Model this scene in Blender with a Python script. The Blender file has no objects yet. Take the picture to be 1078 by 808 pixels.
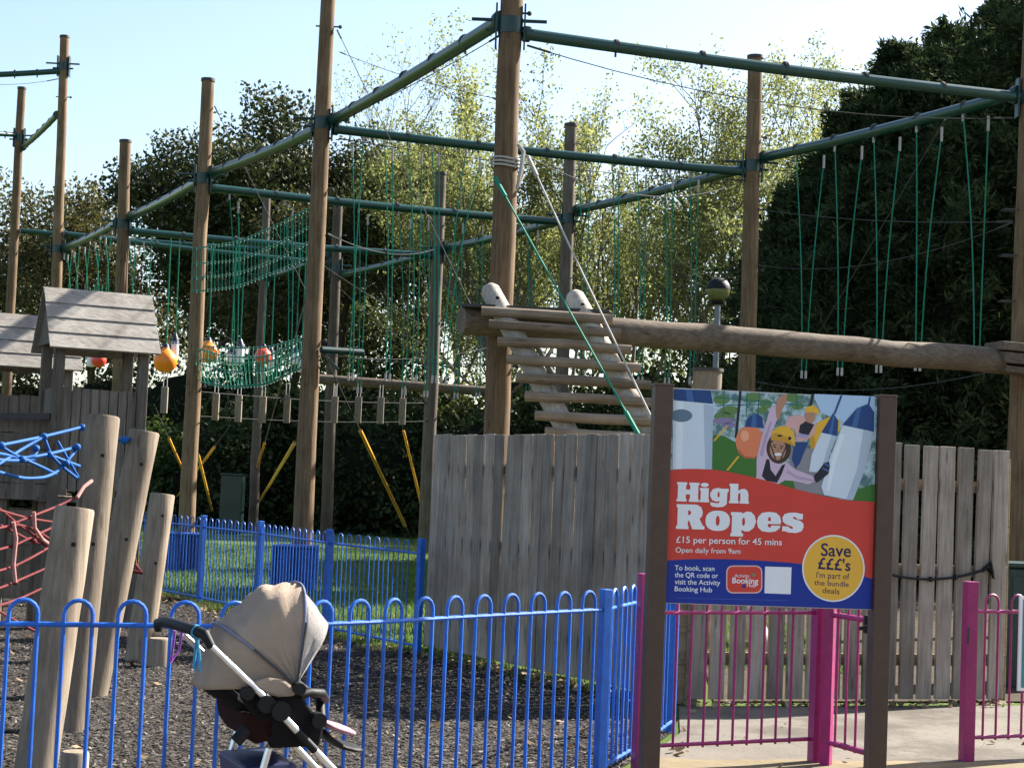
import bpy, math, random
import numpy as np
from mathutils import Vector, Matrix

SC = bpy.context.scene
COL = SC.collection
rnd = random.Random(7)
NR = np.random.default_rng(11)

# ------------------------------------------------------------------ camera
CX, CY, F = 539.0, 404.0, 1800.0
PITCH, ROLL = math.radians(3.31), math.radians(2.4)
CAM = Vector((0, 0, 1.6))
_r = Vector((1, 0, 0)); _f = Vector((0, math.cos(PITCH), math.sin(PITCH))); _u = Vector((0, -math.sin(PITCH), math.cos(PITCH)))
AX = _r * math.cos(ROLL) + _u * math.sin(ROLL)
AY = -_r * math.sin(ROLL) + _u * math.cos(ROLL)
cam = bpy.data.cameras.new('camera')
cam.sensor_width = 36.0
cam.lens = 36.0 * F / 1078.0
cam.clip_start, cam.clip_end = 0.1, 3000
co = bpy.data.objects.new('camera', cam)
COL.objects.link(co)
co.matrix_world = Matrix(((AX.x, AY.x, -_f.x, CAM.x), (AX.y, AY.y, -_f.y, CAM.y), (AX.z, AY.z, -_f.z, CAM.z), (0, 0, 0, 1)))
SC.camera = co

# ------------------------------------------------------------------ light
SUN_AZ, SUN_EL = math.radians(55), math.radians(37)
wd = bpy.data.worlds.new('World'); SC.world = wd; wd.use_nodes = True
nt = wd.node_tree; nt.nodes.clear()
out = nt.nodes.new('ShaderNodeOutputWorld'); bg = nt.nodes.new('ShaderNodeBackground'); sky = nt.nodes.new('ShaderNodeTexSky')
sky.sky_type = 'NISHITA'; sky.sun_disc = False
sky.sun_elevation = SUN_EL; sky.sun_rotation = SUN_AZ
sky.air_density = 1.0; sky.dust_density = 1.5; sky.ozone_density = 1.0
bg.inputs['Strength'].default_value = 0.072
nt.links.new(sky.outputs[0], bg.inputs['Color']); nt.links.new(bg.outputs[0], out.inputs[0])
sl = bpy.data.lights.new('sun', 'SUN'); sl.energy = 5.0; sl.angle = math.radians(0.53); sl.color = (1.0, 0.95, 0.86)
so = bpy.data.objects.new('sun', sl); COL.objects.link(so)
sd = Vector((math.sin(SUN_AZ) * math.cos(SUN_EL), math.cos(SUN_AZ) * math.cos(SUN_EL), math.sin(SUN_EL)))
so.rotation_euler = sd.to_track_quat('Z', 'Y').to_euler()
so.location = (20, 20, 30)
SC.view_settings.view_transform = 'Standard'; SC.view_settings.look = 'None'
SC.view_settings.exposure = 1.85; SC.view_settings.gamma = 1.0

# ------------------------------------------------------------------ helpers
def ray(px, py):
    u = (px - CX) / F; v = (CY - py) / F
    return AX * u + AY * v + _f
def W(px, py, Y):                       # point at forward distance Y seen at a place in the photo
    d = ray(px, py); return CAM + d * (Y / d.y)
def G(px, py, z=0.0):                   # point on the level z
    d = ray(px, py); return CAM + d * ((z - CAM.z) / d.z)
def V(*a): return Vector(a)
def lerp(a, b, t): return a + (b - a) * t

class MB:
    def __init__(s): s.v = []; s.f = []; s.sm = []
    def add(s, vs, fs, smooth=False):
        o = len(s.v); s.v += [tuple(p) for p in vs]
        s.f += [tuple(i + o for i in f) for f in fs]; s.sm += [smooth] * len(fs); return s
    def tube(s, pts, r, n=8, caps=True):
        pts = [Vector(p) for p in pts]; m = len(pts)
        rs = r if isinstance(r, (list, tuple)) else [r] * m
        vs = []; nx = None
        for i, p in enumerate(pts):
            t = (pts[min(i + 1, m - 1)] - pts[max(i - 1, 0)])
            if t.length < 1e-9: t = V(0, 0, 1)
            t.normalize()
            if nx is None:
                nx = t.cross(V(0, 0, 1) if abs(t.z) < .9 else V(1, 0, 0)).normalized()
            else:
                nx = (nx - t * nx.dot(t)).normalized()
            b = t.cross(nx)
            for k in range(n):
                a = 2 * math.pi * k / n
                vs.append(p + (nx * math.cos(a) + b * math.sin(a)) * rs[i])
        fs = []
        for i in range(m - 1):
            for k in range(n):
                k2 = (k + 1) % n
                fs.append((i * n + k, i * n + k2, (i + 1) * n + k2, (i + 1) * n + k))
        s.add(vs, fs, True)
        if caps:
            o = len(s.v) - len(vs)
            s.f.append(tuple(o + k for k in range(n))[::-1]); s.sm.append(False)
            s.f.append(tuple(o + (m - 1) * n + k for k in range(n))); s.sm.append(False)
        return s
    def box(s, c, ax, ay, az):          # half-axis vectors
        c = Vector(c); ax = Vector(ax); ay = Vector(ay); az = Vector(az)
        vs = [c + ax * i + ay * j + az * k for k in (-1, 1) for j in (-1, 1) for i in (-1, 1)]
        fs = [(0, 2, 3, 1), (4, 5, 7, 6), (0, 1, 5, 4), (2, 6, 7, 3), (0, 4, 6, 2), (1, 3, 7, 5)]
        if ax.cross(ay).dot(az) < 0: fs = [f[::-1] for f in fs]
        return s.add(vs, fs)
    def abox(s, c, dx, dy, dz): return s.box(c, (dx / 2, 0, 0), (0, dy / 2, 0), (0, 0, dz / 2))
    def bar(s, a, b, w, t, up=(0, 0, 1)):  # rectangular bar from a to b
        a = Vector(a); b = Vector(b); d = b - a; l = d.length; d.normalize()
        u = Vector(up); sd_ = d.cross(u)
        if sd_.length < 1e-5: sd_ = d.cross(V(1, 0, 0))
        sd_.normalize(); u = sd_.cross(d)
        return s.box((a + b) / 2, d * l / 2, sd_ * w / 2, u * t / 2)
    def prism(s, loop, d):              # planar loop extruded by vector d
        n = len(loop); loop = [Vector(p) for p in loop]; d = Vector(d)
        vs = loop + [p + d for p in loop]
        fs = [tuple(range(n)), tuple(range(2 * n - 1, n - 1, -1))] + [(i, i + n, (i + 1) % n + n, (i + 1) % n) for i in range(n)]
        return s.add(vs, fs)
    def sphere(s, c, r, nu=12, nv=8, sc=(1, 1, 1)):
        c = Vector(c); prof = []
        vs = [c + V(0, 0, -r * sc[2])]
        for j in range(1, nv):
            a = -math.pi / 2 + math.pi * j / nv
            for i in range(nu):
                b = 2 * math.pi * i / nu
                vs.append(c + V(r * sc[0] * math.cos(a) * math.cos(b), r * sc[1] * math.cos(a) * math.sin(b), r * sc[2] * math.sin(a)))
        vs.append(c + V(0, 0, r * sc[2])); e = len(vs) - 1
        fs = [(0, 1 + (i + 1) % nu, 1 + i) for i in range(nu)]
        for j in range(nv - 2):
            for i in range(nu):
                a = 1 + j * nu + i; b = 1 + j * nu + (i + 1) % nu
                fs.append((a, b, b + nu, a + nu))
        q = 1 + (nv - 2) * nu
        fs += [(q + i, q + (i + 1) % nu, e) for i in range(nu)]
        return s.add(vs, fs, True)
    def lathe(s, c, prof, n=14):        # prof: (r, z) list
        c = Vector(c)
        return s.tube2([(c + V(0, 0, z), r) for r, z in prof], n)
    def tube2(s, pr, n):
        vs = []
        for p, r in pr:
            for k in range(n):
                a = 2 * math.pi * k / n; vs.append(p + V(math.cos(a) * r, math.sin(a) * r, 0))
        fs = []; m = len(pr)
        for i in range(m - 1):
            for k in range(n):
                k2 = (k + 1) % n; fs.append((i * n + k, i * n + k2, (i + 1) * n + k2, (i + 1) * n + k))
        fs.append(tuple(range(n))[::-1]); fs.append(tuple((m - 1) * n + k for k in range(n)))
        return s.add(vs, fs, True)
    def build(s, name, mat, parent=None, origin=None, bevel=0, sharp=40):
        off = Vector((0, 0, 0))
        if parent is not None: off = wloc(parent)
        if origin is not None: off = Vector(origin)
        me = bpy.data.meshes.new(name)
        me.from_pydata([(x - off.x, y - off.y, z - off.z) for x, y, z in s.v], [], s.f)
        if any(s.sm):
            me.polygons.foreach_set('use_smooth', [True] * len(s.f)); me.set_sharp_from_angle(angle=math.radians(sharp))
        me.materials.append(mat); me.update()
        o = bpy.data.objects.new(name, me); COL.objects.link(o)
        if parent is not None:
            o.parent = parent
            if origin is not None: o.location = off - wloc(parent)
        elif origin is not None: o.location = off
        if bevel:
            b = o.modifiers.new('bevel', 'BEVEL'); b.width = bevel; b.segments = 2; b.limit_method = 'ANGLE'
        return o
def wloc(o):
    l = Vector((0, 0, 0))
    while o is not None: l += o.location; o = o.parent
    return l
def npmesh(name, verts, nper, mat, parent=None, origin=None, kind=None):  # verts (N*nper,3): N separate polygons
    off = np.array(wloc(parent) if parent is not None else (origin if origin is not None else (0, 0, 0)))
    verts = (verts - off).astype(np.float32); N = len(verts) // nper
    me = bpy.data.meshes.new(name)
    me.vertices.add(len(verts)); me.vertices.foreach_set('co', verts.ravel())
    me.loops.add(len(verts)); me.loops.foreach_set('vertex_index', np.arange(len(verts), dtype=np.int32))
    me.polygons.add(N); me.polygons.foreach_set('loop_start', np.arange(0, len(verts), nper, dtype=np.int32))
    me.materials.append(mat); me.update(calc_edges=True)
    o = bpy.data.objects.new(name, me); COL.objects.link(o)
    if parent is not None: o.parent = parent
    elif origin is not None: o.location = origin
    if kind: o['kind'] = kind
    return o
def tag(o, label, cat, group=None):
    o['label'] = label; o['category'] = cat
    if group: o['group'] = group
    return o
def thing(name, loc, label, cat, group=None):
    o = bpy.data.objects.new(name, None); COL.objects.link(o); o.location = loc; o.empty_display_size = .2
    return tag(o, label, cat, group)
def structure(o): o['kind'] = 'structure'; return o

# ------------------------------------------------------------------ materials
class NT:
    def __init__(s, name):
        s.m = bpy.data.materials.new(name); s.m.use_nodes = True; s.t = s.m.node_tree; s.t.nodes.clear()
        s.out = s.n('ShaderNodeOutputMaterial'); s.p = s.n('ShaderNodeBsdfPrincipled'); s.l(s.p.outputs[0], s.out.inputs[0])
    def n(s, t, **k):
        x = s.t.nodes.new(t)
        for a, b in k.items(): setattr(x, a, b)
        return x
    def l(s, a, b): s.t.links.new(a, b)
    def coord(s, scale=(1, 1, 1), kind='Object'):
        c = s.n('ShaderNodeTexCoord'); m = s.n('ShaderNodeMapping'); m.inputs['Scale'].default_value = scale
        s.l(c.outputs[kind], m.inputs[0]); return m.outputs[0]
    def noise(s, vec, scale, detail=5, rough=.6):
        x = s.n('ShaderNodeTexNoise'); x.inputs['Scale'].default_value = scale; x.inputs['Detail'].default_value = detail; x.inputs['Roughness'].default_value = rough
        if vec: s.l(vec, x.inputs['Vector'])
        return x.outputs['Fac']
    def ramp(s, fac, stops):
        r = s.n('ShaderNodeValToRGB'); e = r.color_ramp.elements
        while len(e) < len(stops): e.new(.5)
        for i, (p, c) in enumerate(stops): e[i].position = p; e[i].color = (c[0], c[1], c[2], 1)
        s.l(fac, r.inputs[0]); return r.outputs[0]
    def mix(s, a, b, fac=.5, mode='MIX'):
        m = s.n('ShaderNodeMix', data_type='RGBA', blend_type=mode)
        if isinstance(fac, (int, float)): m.inputs[0].default_value = fac
        else: s.l(fac, m.inputs[0])
        s.l(a, m.inputs[6])
        if isinstance(b, tuple): m.inputs[7].default_value = (*b, 1)
        else: s.l(b, m.inputs[7])
        return m.outputs[2]
    def bump(s, h, strength=.3, dist=.01):
        b = s.n('ShaderNodeBump'); b.inputs['Strength'].default_value = strength; b.inputs['Distance'].default_value = dist
        s.l(h, b.inputs['Height']); s.l(b.outputs[0], s.p.inputs['Normal'])
    def base(s, c): s.l(c, s.p.inputs['Base Color'])
    def set(s, **k):
        for a, b in k.items(): s.p.inputs[a].default_value = b

def wood(name, dark, mid, light, axis='z', rough=.85, scale=1.0, perobj=.35):
    t = NT(name)
    st = {'z': (9, 9, .55), 'x': (.55, 9, 9), 'y': (9, .55, 9)}[axis]
    v = t.coord(tuple(a * scale for a in st))
    f = t.noise(v, 4.0, 8, .68)
    c = t.ramp(f, [(.25, dark), (.5, mid), (.75, light)])
    blot = t.noise(t.coord((1.3, 1.3, 1.0)), 2.2, 4, .6)
    c = t.mix(c, t.ramp(blot, [(.3, (.55, .5, .46)), (.6, (1, 1, 1))]), .7, 'MULTIPLY')
    kn = t.n('ShaderNodeTexVoronoi'); kn.inputs['Scale'].default_value = 1.0
    t.l(t.coord({'z': (9, 9, 2.2), 'x': (2.2, 9, 9), 'y': (9, 2.2, 9)}[axis]), kn.inputs['Vector'])
    c = t.mix(c, t.ramp(kn.outputs['Distance'], [(.07, (.45, .38, .33)), (.15, (1, 1, 1))]), .75, 'MULTIPLY')
    oi = t.n('ShaderNodeObjectInfo')
    c = t.mix(c, t.ramp(oi.outputs['Random'], [(0, (1 - perobj,) * 3), (1, (1, 1, 1))]), 1, 'MULTIPLY')
    t.base(c); t.set(Roughness=rough); t.p.inputs['Specular IOR Level'].default_value = .25
    t.bump(f, .5, .008); return t.m
def paint(name, col, rough=.35, var=.25, spec=.5, nscale=14):
    t = NT(name); f = t.noise(t.coord(), nscale, 5, .7)
    t.base(t.ramp(f, [(.3, tuple(c * (1 - var) for c in col)), (.65, col)]))
    t.set(Roughness=rough); t.p.inputs['Specular IOR Level'].default_value = spec
    t.bump(f, .06, .004); return t.m
def worn(name, col, rough=.35):
    t = NT(name); f = t.noise(t.coord(), 14, 5, .7); g = t.noise(t.coord(), 55, 6, .75); h = t.noise(t.coord((1, 1, .3)), 3.5, 4, .6)
    c = t.ramp(f, [(.3, tuple(k * .68 for k in col)), (.65, col)]); c = t.mix(c, t.ramp(h, [(.35, (.72, .72, .74)), (.65, (1.08, 1.08, 1.08))]), .9, 'MULTIPLY')
    c = t.mix(c, (.10, .05, .025), t.ramp(g, [(.66, (0, 0, 0)), (.72, (1, 1, 1))])); t.base(c)
    t.l(t.ramp(g, [(.4, (rough,) * 3), (.75, (.8,) * 3)]), t.p.inputs['Roughness']); t.bump(g, .12, .004); return t.m
def leafmat(name, cols, trans=.45, rough=.6, spec=.25):
    t = NT(name); g = t.n('ShaderNodeNewGeometry')
    c = t.ramp(g.outputs['Random Per Island'], [(i / (len(cols) - 1), k) for i, k in enumerate(cols)])
    big = t.noise(t.coord(), .45, 3, .6)
    c = t.mix(c, t.ramp(big, [(.3, (.6, .62, .55)), (.7, (1.15, 1.1, 1.0))]), .8, 'MULTIPLY')
    t.base(c); t.set(Roughness=rough); t.p.inputs['Specular IOR Level'].default_value = spec
    tr = t.n('ShaderNodeBsdfTranslucent'); t.l(t.mix(c, (1.0, .95, .45), .35, 'MULTIPLY') if False else c, tr.inputs[0])
    mx = t.n('ShaderNodeMixShader'); mx.inputs[0].default_value = trans
    t.l(t.p.outputs[0], mx.inputs[1]); t.l(tr.outputs[0], mx.inputs[2]); t.l(mx.outputs[0], t.out.inputs[0]); return t.m
def flat(name, col, rough=.5, spec=.3):
    t = NT(name); f = t.noise(t.coord(), 9, 3, .6)
    t.base(t.ramp(f, [(.2, tuple(c * .93 for c in col)), (.8, col)])); t.set(Roughness=rough); t.p.inputs['Specular IOR Level'].default_value = spec; return t.m
def metal(name, col, rough=.3):
    t = NT(name); f = t.noise(t.coord(), 30, 4, .6)
    t.base(t.ramp(f, [(.3, tuple(c * .8 for c in col)), (.7, col)])); t.set(Roughness=rough, Metallic=1.0); return t.m
def fabric(name, col, var=.25):
    t = NT(name); f = t.noise(t.coord(), 6, 5, .6); w = t.noise(t.coord((1, 1, 1)), 420, 2, .5)
    t.base(t.ramp(f, [(.3, tuple(c * (1 - var) for c in col)), (.7, col)])); t.set(Roughness=.95); t.p.inputs['Specular IOR Level'].default_value = .15
    m = t.n('ShaderNodeMath', operation='ADD'); t.l(f, m.inputs[0]); t.l(w, m.inputs[1]); t.bump(m.outputs[0], .9, .014); return t.m

M = {}
M['pole'] = wood('pole_wood', (.085, .05, .028), (.21, .135, .075), (.32, .215, .125))
M['pole_grey'] = wood('aged_pole_wood', (.07, .055, .042), (.14, .11, .085), (.2, .165, .13))
M['log'] = wood('log_wood', (.075, .056, .041), (.16, .122, .088), (.25, .195, .145), 'x')
M['post'] = wood('play_post_wood', (.15, .115, .082), (.27, .215, .158), (.36, .295, .225))
M['board'] = wood('fence_board_wood', (.19, .158, .126), (.39, .335, .275), (.54, .475, .40), perobj=.5)
M['boardback'] = wood('fence_rail_wood', (.2, .15, .09), (.36, .27, .17), (.48, .38, .25), 'x')
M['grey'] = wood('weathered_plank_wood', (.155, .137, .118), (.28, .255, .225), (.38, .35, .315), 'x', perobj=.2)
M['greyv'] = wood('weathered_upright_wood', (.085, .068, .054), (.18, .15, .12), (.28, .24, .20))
M['rail'] = wood('ladder_rail_wood', (.30, .25, .2), (.50, .43, .36), (.62, .55, .47))
M['rung'] = wood('rung_wood', (.13, .095, .063), (.26, .195, .138), (.37, .29, .21), 'x')
M['cap'] = paint('dark_cap', (.035, .03, .028), .6)
M['green'] = paint('green_steel_paint', (.008, .055, .042), .28, .35)
M['greendk'] = paint('dark_green_steel', (.008, .035, .03), .4, .3)
M['cable'] = paint('steel_cable', (.075, .073, .07), .85, .25, .1)
M['rope'] = paint('green_rope', (.01, .21, .135), .7, .3, .2, 60)
M['knot'] = paint('net_knot', (.13, .22, .18), .7); M['ropew'] = paint('white_rope', (.42, .4, .37), .8, .25, .2, 60)
M['blue'] = worn('blue_fence_paint', (.008, .135, .60), .32)
M['bluedk'] = paint('dark_blue_paint', (.01, .05, .28), .45, .3)
M['pink'] = worn('magenta_fence_paint', (.34, .012, .135), .32)
M['yellow'] = paint('yellow_guy_sleeve', (.75, .36, .03), .45, .2)
M['orange'] = paint('orange_buoy', (.85, .24, .012), .4, .15)
M['red'] = paint('red_buoy', (.8, .07, .03), .4, .15)
M['white'] = paint('white_fender', (.75, .76, .78), .4, .12)
M['navy'] = paint('navy_fender_end', (.015, .02, .07), .5)
M['bluerope'] = paint('blue_net_rope', (.01, .10, .34), .65, .3, .2, 60)
M['redrope'] = paint('red_net_rope', (.15, .022, .024), .75, .35, .2, 60)
M['pinkrope'] = paint('pink_net_rope', (.42, .2, .18), .75, .25, .2, 60)
M['signpost'] = paint('brown_sign_post', (.075, .038, .022), .5, .3)
M['chrome'] = metal('brushed_aluminium', (.72, .72, .73), .3)
M['black'] = paint('black_plastic', (.008, .008, .009), .6, .3, .25)
M['tyre'] = paint('black_tyre', (.02, .02, .02), .85)
M['hood'] = fabric('beige_hood_fabric', (.56, .425, .325), .18)
M['visor'] = fabric('pale_visor_fabric', (.46, .43, .41), .2)
M['seatf'] = fabric('black_seat_fabric', (.018, .017, .018), .3)
M['basketf'] = fabric('maroon_basket_fabric', (.05, .016, .014), .6)
M['trim'] = fabric('lilac_trim', (.30, .31, .44), .1)
M['pinkf'] = fabric('pink_blanket', (.75, .42, .52), .15)
M['teal'] = paint('teal_strap', (.03, .25, .42), .6)
M['purple'] = paint('purple_strap', (.28, .08, .42), .6)
M['trunk'] = wood('bark', (.035, .028, .02), (.085, .068, .05), (.15, .125, .095), rough=.95)
M['barklight'] = wood('pale_bark', (.12, .105, .08), (.22, .195, .155), (.34, .31, .26), rough=.95)
M['leafwil'] = leafmat('spring_leaves', [(.145, .175, .055), (.23, .255, .085), (.34, .345, .135)], .58)
M['leafyel'] = leafmat('young_green_leaves', [(.11, .14, .035), (.17, .20, .05), (.25, .25, .075)], .5)
M['leafoak'] = leafmat('evergreen_oak_leaves', [(.026, .038, .012), (.045, .06, .018), (.08, .09, .027)], .25)
M['leafbrn'] = leafmat('olive_brown_leaves', [(.045, .05, .017), (.075, .075, .024), (.12, .10, .034)], .32)
M['leafcon'] = leafmat('cypress_foliage', [(.018, .033, .015), (.038, .058, .025), (.085, .105, .042)], .32, .75, .1)
M['leafshr'] = leafmat('shrub_leaves', [(.02, .034, .011), (.035, .055, .017), (.055, .075, .025)], .25, .6, .15)
M['leafbri'] = leafmat('bright_shrub_leaves', [(.06, .10, .02), (.10, .15, .03), (.14, .19, .05)], .45)
M['core'] = paint('light_block_core', (.012, .014, .008), .95, .3, .05)  # near-black fill for solid cores added inside the foliage to block light
M['blade'] = leafmat('grass_blades', [(.06, .13, .02), (.10, .18, .03), (.16, .23, .05)], .4)
M['litter'] = leafmat('dead_leaves', [(.13, .075, .04), (.23, .15, .085), (.34, .26, .17)], .15)

def m_grass():
    t = NT('lawn'); v = t.coord(); f = t.noise(v, 1.2, 6, .65); g = t.noise(v, 40, 4, .7)
    c = t.ramp(f, [(.3, (.06, .105, .022)), (.55, (.10, .155, .034)), (.75, (.16, .18, .05))])
    c = t.mix(c, t.ramp(g, [(.3, (.5, .5, .5)), (.7, (1.1, 1.1, 1.1))]), .8, 'MULTIPLY')
    t.base(c); t.set(Roughness=.95); t.p.inputs['Specular IOR Level'].default_value = .1; t.bump(g, .8, .03); return t.m
def m_mulch():
    t = NT('bark_mulch'); v = t.coord(); vo = t.n('ShaderNodeTexVoronoi'); vo.inputs['Scale'].default_value = 55; t.l(v, vo.inputs['Vector'])
    f = t.noise(v, 1.6, 5, .6); g = t.noise(v, 120, 3, .7)
    c = t.ramp(vo.outputs['Color'], [(.1, (.009, .0075, .007)), (.5, (.028, .023, .0195)), (.9, (.08, .065, .052))])
    c = t.mix(c, t.ramp(f, [(.3, (.6, .6, .6)), (.7, (1.1, 1.05, 1.0))]), .8, 'MULTIPLY')
    t.base(c); t.set(Roughness=.95); t.p.inputs['Specular IOR Level'].default_value = .2; t.bump(vo.outputs['Distance'], .9, .02); return t.m
def m_paving():
    t = NT('concrete_path'); v = t.coord(); f = t.noise(v, 1.1, 6, .65); g = t.noise(v, 90, 4, .7)
    c = t.ramp(f, [(.3, (.115, .098, .08)), (.55, (.155, .135, .11)), (.75, (.185, .163, .135))])
    c = t.mix(c, t.ramp(g, [(.35, (.7, .68, .66)), (.6, (1.05, 1.05, 1.05))]), .7, 'MULTIPLY')
    k = t.noise(t.coord((1, 1, 1)), .55, 8, .75); c = t.mix(c, t.ramp(k, [(.42, (.62, .6, .58)), (.5, (1, 1, 1)), (.62, (1.05, 1.03, 1.0))]), .8, 'MULTIPLY')
    sp = t.noise(v, 26, 2, .5); c = t.mix(c, t.ramp(sp, [(.30, (.5, .47, .44)), (.36, (1, 1, 1))]), .8, 'MULTIPLY')
    t.base(c); t.set(Roughness=.9); t.p.inputs['Specular IOR Level'].default_value = .25; t.bump(g, .35, .006); return t.m
def m_dirt():
    t = NT('sandy_dirt'); v = t.coord(); f = t.noise(v, 3, 6, .7)
    t.base(t.ramp(f, [(.3, (.11, .082, .042)), (.6, (.18, .135, .065)), (.8, (.23, .18, .095))])); t.set(Roughness=.95); t.bump(f, .6, .02); return t.m
M['soil'] = paint('woodland_soil', (.07, .055, .038), .95, .5, .1, 3); M['grass'] = m_grass(); M['mulch'] = m_mulch(); M['paving'] = m_paving(); M['dirt'] = m_dirt()
def m_chip():
    t = NT('mulch_chips'); g = t.n('ShaderNodeNewGeometry')
    t.base(t.ramp(g.outputs['Random Per Island'], [(0, (.016, .013, .011)), (.55, (.042, .034, .028)), (.93, (.10, .08, .063)), (1, (.26, .23, .19))]))
    t.set(Roughness=.9); return t.m
M['chip'] = m_chip()

# ------------------------------------------------------------------ fence lines on the ground (x, y)
def below(px, hor_d, h):                # distance from how far a height h lies below the horizon line
    return (1.6 - h) * F / hor_d
def at(px, Y): p = W(px, 500, Y); return V(p.x, Y, 0)
NEAR = [at(-230, 6.75), at(-100, 6.9), at(0, 7.09), at(221, 7.37), at(320, 7.62), at(400, 7.94), at(520, 8.6), at(641, 9.37)]
NEAR2 = [at(645, 9.42), at(678, 10.15), at(716, 11.35)]
WF0, WF1 = at(455, 16.1), at(722, 12.85)
RF1 = at(1066, 13.75)
FAR = [at(120, 23.2), at(217, 20.6), at(277, 19.2), at(350, 17.3), at(447, 15.75)]
PK1, PK2, PK3 = at(684, 9.75), at(868, 10.35), at(1025, 10.67)

# ------------------------------------------------------------------ ground
def sheet(name, pts, z, mat):
    b = MB(); b.add([(p[0], p[1], z) for p in pts], [tuple(range(len(pts)))])
    o = b.build(name, mat)
    import bmesh
    bm = bmesh.new(); bm.from_mesh(o.data); bmesh.ops.triangulate(bm, faces=bm.faces)
    for f in bm.faces:
        if f.normal.z < 0: f.normal_flip()
    bm.to_mesh(o.data); bm.free(); return structure(o)
sheet('ground', [(-700, -60), (700, -60), (700, 1300), (-700, 1300)], 0, M['grass'])
play = [(-30, 5.8)] + [(p.x, p.y - .02) for p in NEAR] + [(p.x, p.y) for p in NEAR2] + [(WF1.x - .05, WF1.y - .05), (WF0.x - .03, WF0.y - .02)] + \
       [(p.x, p.y - .08) for p in FAR[::-1]] + [(-12, 30), (-30, 32)]
sheet('play_area_mulch', play, .006, M['mulch'])
path = [(-30, -10)] + [(-30, 5.75)] + [(p.x, p.y - .06) for p in NEAR] + [(p.x + .06, p.y) for p in NEAR2] + [(WF1.x, WF1.y - .1), (RF1.x, RF1.y - .1), (RF1.x + 2, RF1.y + .6), (25, 19), (25, -10)]
sheet('path', path, .010, M['paving'])
sheet('woodland_floor', [(WF1.x + .3, WF1.y + .25), (RF1.x + .5, RF1.y + .3), (26, 20), (40, 46), (6, 46), (2.6, 24)], .014, M['soil'])
# sandy strip at the foot of the magenta railing
b = MB(); e = PK1 + V(.02, .3, 0); g = PK3 + V(2.2, .15, 0); n = 40; top = []; bot = []
for i in range(n + 1):
    p = lerp(e, g, i / n); top.append((p.x, p.y + .12 + .10 * rnd.random(), .014)); bot.append((p.x, p.y - .42 - .22 * rnd.random(), .014))
vs = top + bot; b.add(vs, [(n + 1 + i, n + 2 + i, i + 1, i) for i in range(n)]); structure(b.build('sandy_strip', M['dirt']))

# ------------------------------------------------------------------ trees
def leaf_quads(c, ln, wd, d=None, spread=1.0):
    """c (N,3) centres -> rhombus leaves; d optional main direction (N,3)"""
    N = len(c); a = NR.normal(size=(N, 3))
    if d is not None: a = d + a * spread
    a /= np.linalg.norm(a, axis=1, keepdims=True) + 1e-9
    r = NR.normal(size=(N, 3)); b = np.cross(a, r); b /= np.linalg.norm(b, axis=1, keepdims=True) + 1e-9
    L = (ln * NR.uniform(.6, 1.3, (N, 1))) / 2; Wd = (wd * NR.uniform(.6, 1.3, (N, 1))) / 2
    return np.stack([c - a * L, c + b * Wd, c + a * L, c - b * Wd], 1).reshape(-1, 3)

def grow(mb, rr, p, d, ln, r, lev, tips, up=.15, kids=(9, 6, 5), wig=.18, ang=.7):
    n = 5; pts = [p.copy()]; q = p.copy(); dd = d.normalized()
    for i in range(n):
        dd = (dd + V(rr.gauss(0, wig), rr.gauss(0, wig), rr.gauss(0, wig * .6) + up * .3)).normalized()
        q = q + dd * ln / n; pts.append(q.copy())
    mb.tube(pts, [r * (1 - .78 * i / n) for i in range(n + 1)], 6 if lev == 0 else (5 if lev == 1 else 3), False)
    if lev >= len(kids):
        tips.extend(((pts[-1], dd), (pts[4], dd), (pts[3], dd), (pts[2], dd))); return
    for k in range(kids[lev]):
        t = .28 + .72 * (k + rr.random()) / kids[lev]
        i = min(int(t * n), n - 1); s = lerp(pts[i], pts[i + 1], t * n - i)
        ax = dd.cross(V(rr.gauss(0, 1), rr.gauss(0, 1), rr.gauss(0, 1))).normalized()
        a = ang * (.6 + .7 * rr.random())
        nd = (dd * math.cos(a) + ax * math.sin(a)) + V(0, 0, up)
        grow(mb, rr, s, nd, ln * (.42 + .2 * rr.random()) * (1.15 - .35 * t), r * .55 * (1.1 - .5 * t), lev + 1, tips, up, kids, wig, ang)

def tree(name, base, H, seed, leaf, bark, label, cat='tree', group=None, trunk_r=.2, stems=1, kids=(10, 6, 5), nleaf=8, lsz=(.16, .09), clump=.35, up=.25, ang=.65, lean=.15, split=.22):
    rr = random.Random(seed); t = thing(name, base, label, cat, group)
    tips = []; tk = MB(); br = MB()
    for s in range(stems):
        a = rr.random() * 6.28; o = V(math.cos(a), math.sin(a), 0) * (.25 if stems > 1 else 0)
        top = V(math.cos(a) * lean * (1.6 if stems > 1 else .6), math.sin(a) * lean * (1.6 if stems > 1 else .6), 1)
        hs = H * (1 if s == 0 else .75 + .25 * rr.random())
        p0 = base + o; p1 = p0 + top * (hs * split)
        tk.tube([p0 - V(0, 0, .2), lerp(p0, p1, .4), p1], [trunk_r * 1.25, trunk_r, trunk_r * .85], 8, False)
        grow(br, rr, p1, top, hs * (1 - split) * .86, trunk_r * .85, 0, tips, up, kids, .10, ang)
    zt_ = sorted(p.z for p, d in tips)[int(len(tips) * .995)]; sc_ = H / zt_
    for q_ in (tk, br): q_.v = [tuple(base + (Vector(p) - base) * sc_) for p in q_.v]
    tk.build('trunk', bark, t); br.build('branches', bark, t)
    P = np.array([tuple(base + (p - base) * sc_) for p, d in tips])
    c = np.repeat(P, nleaf, 0); c = c + np.clip(NR.normal(size=c.shape), -1.5, 1.5) * clump
    npmesh('crown', leaf_quads(c, lsz[0], lsz[1]), 4, leaf, t); return t

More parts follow.
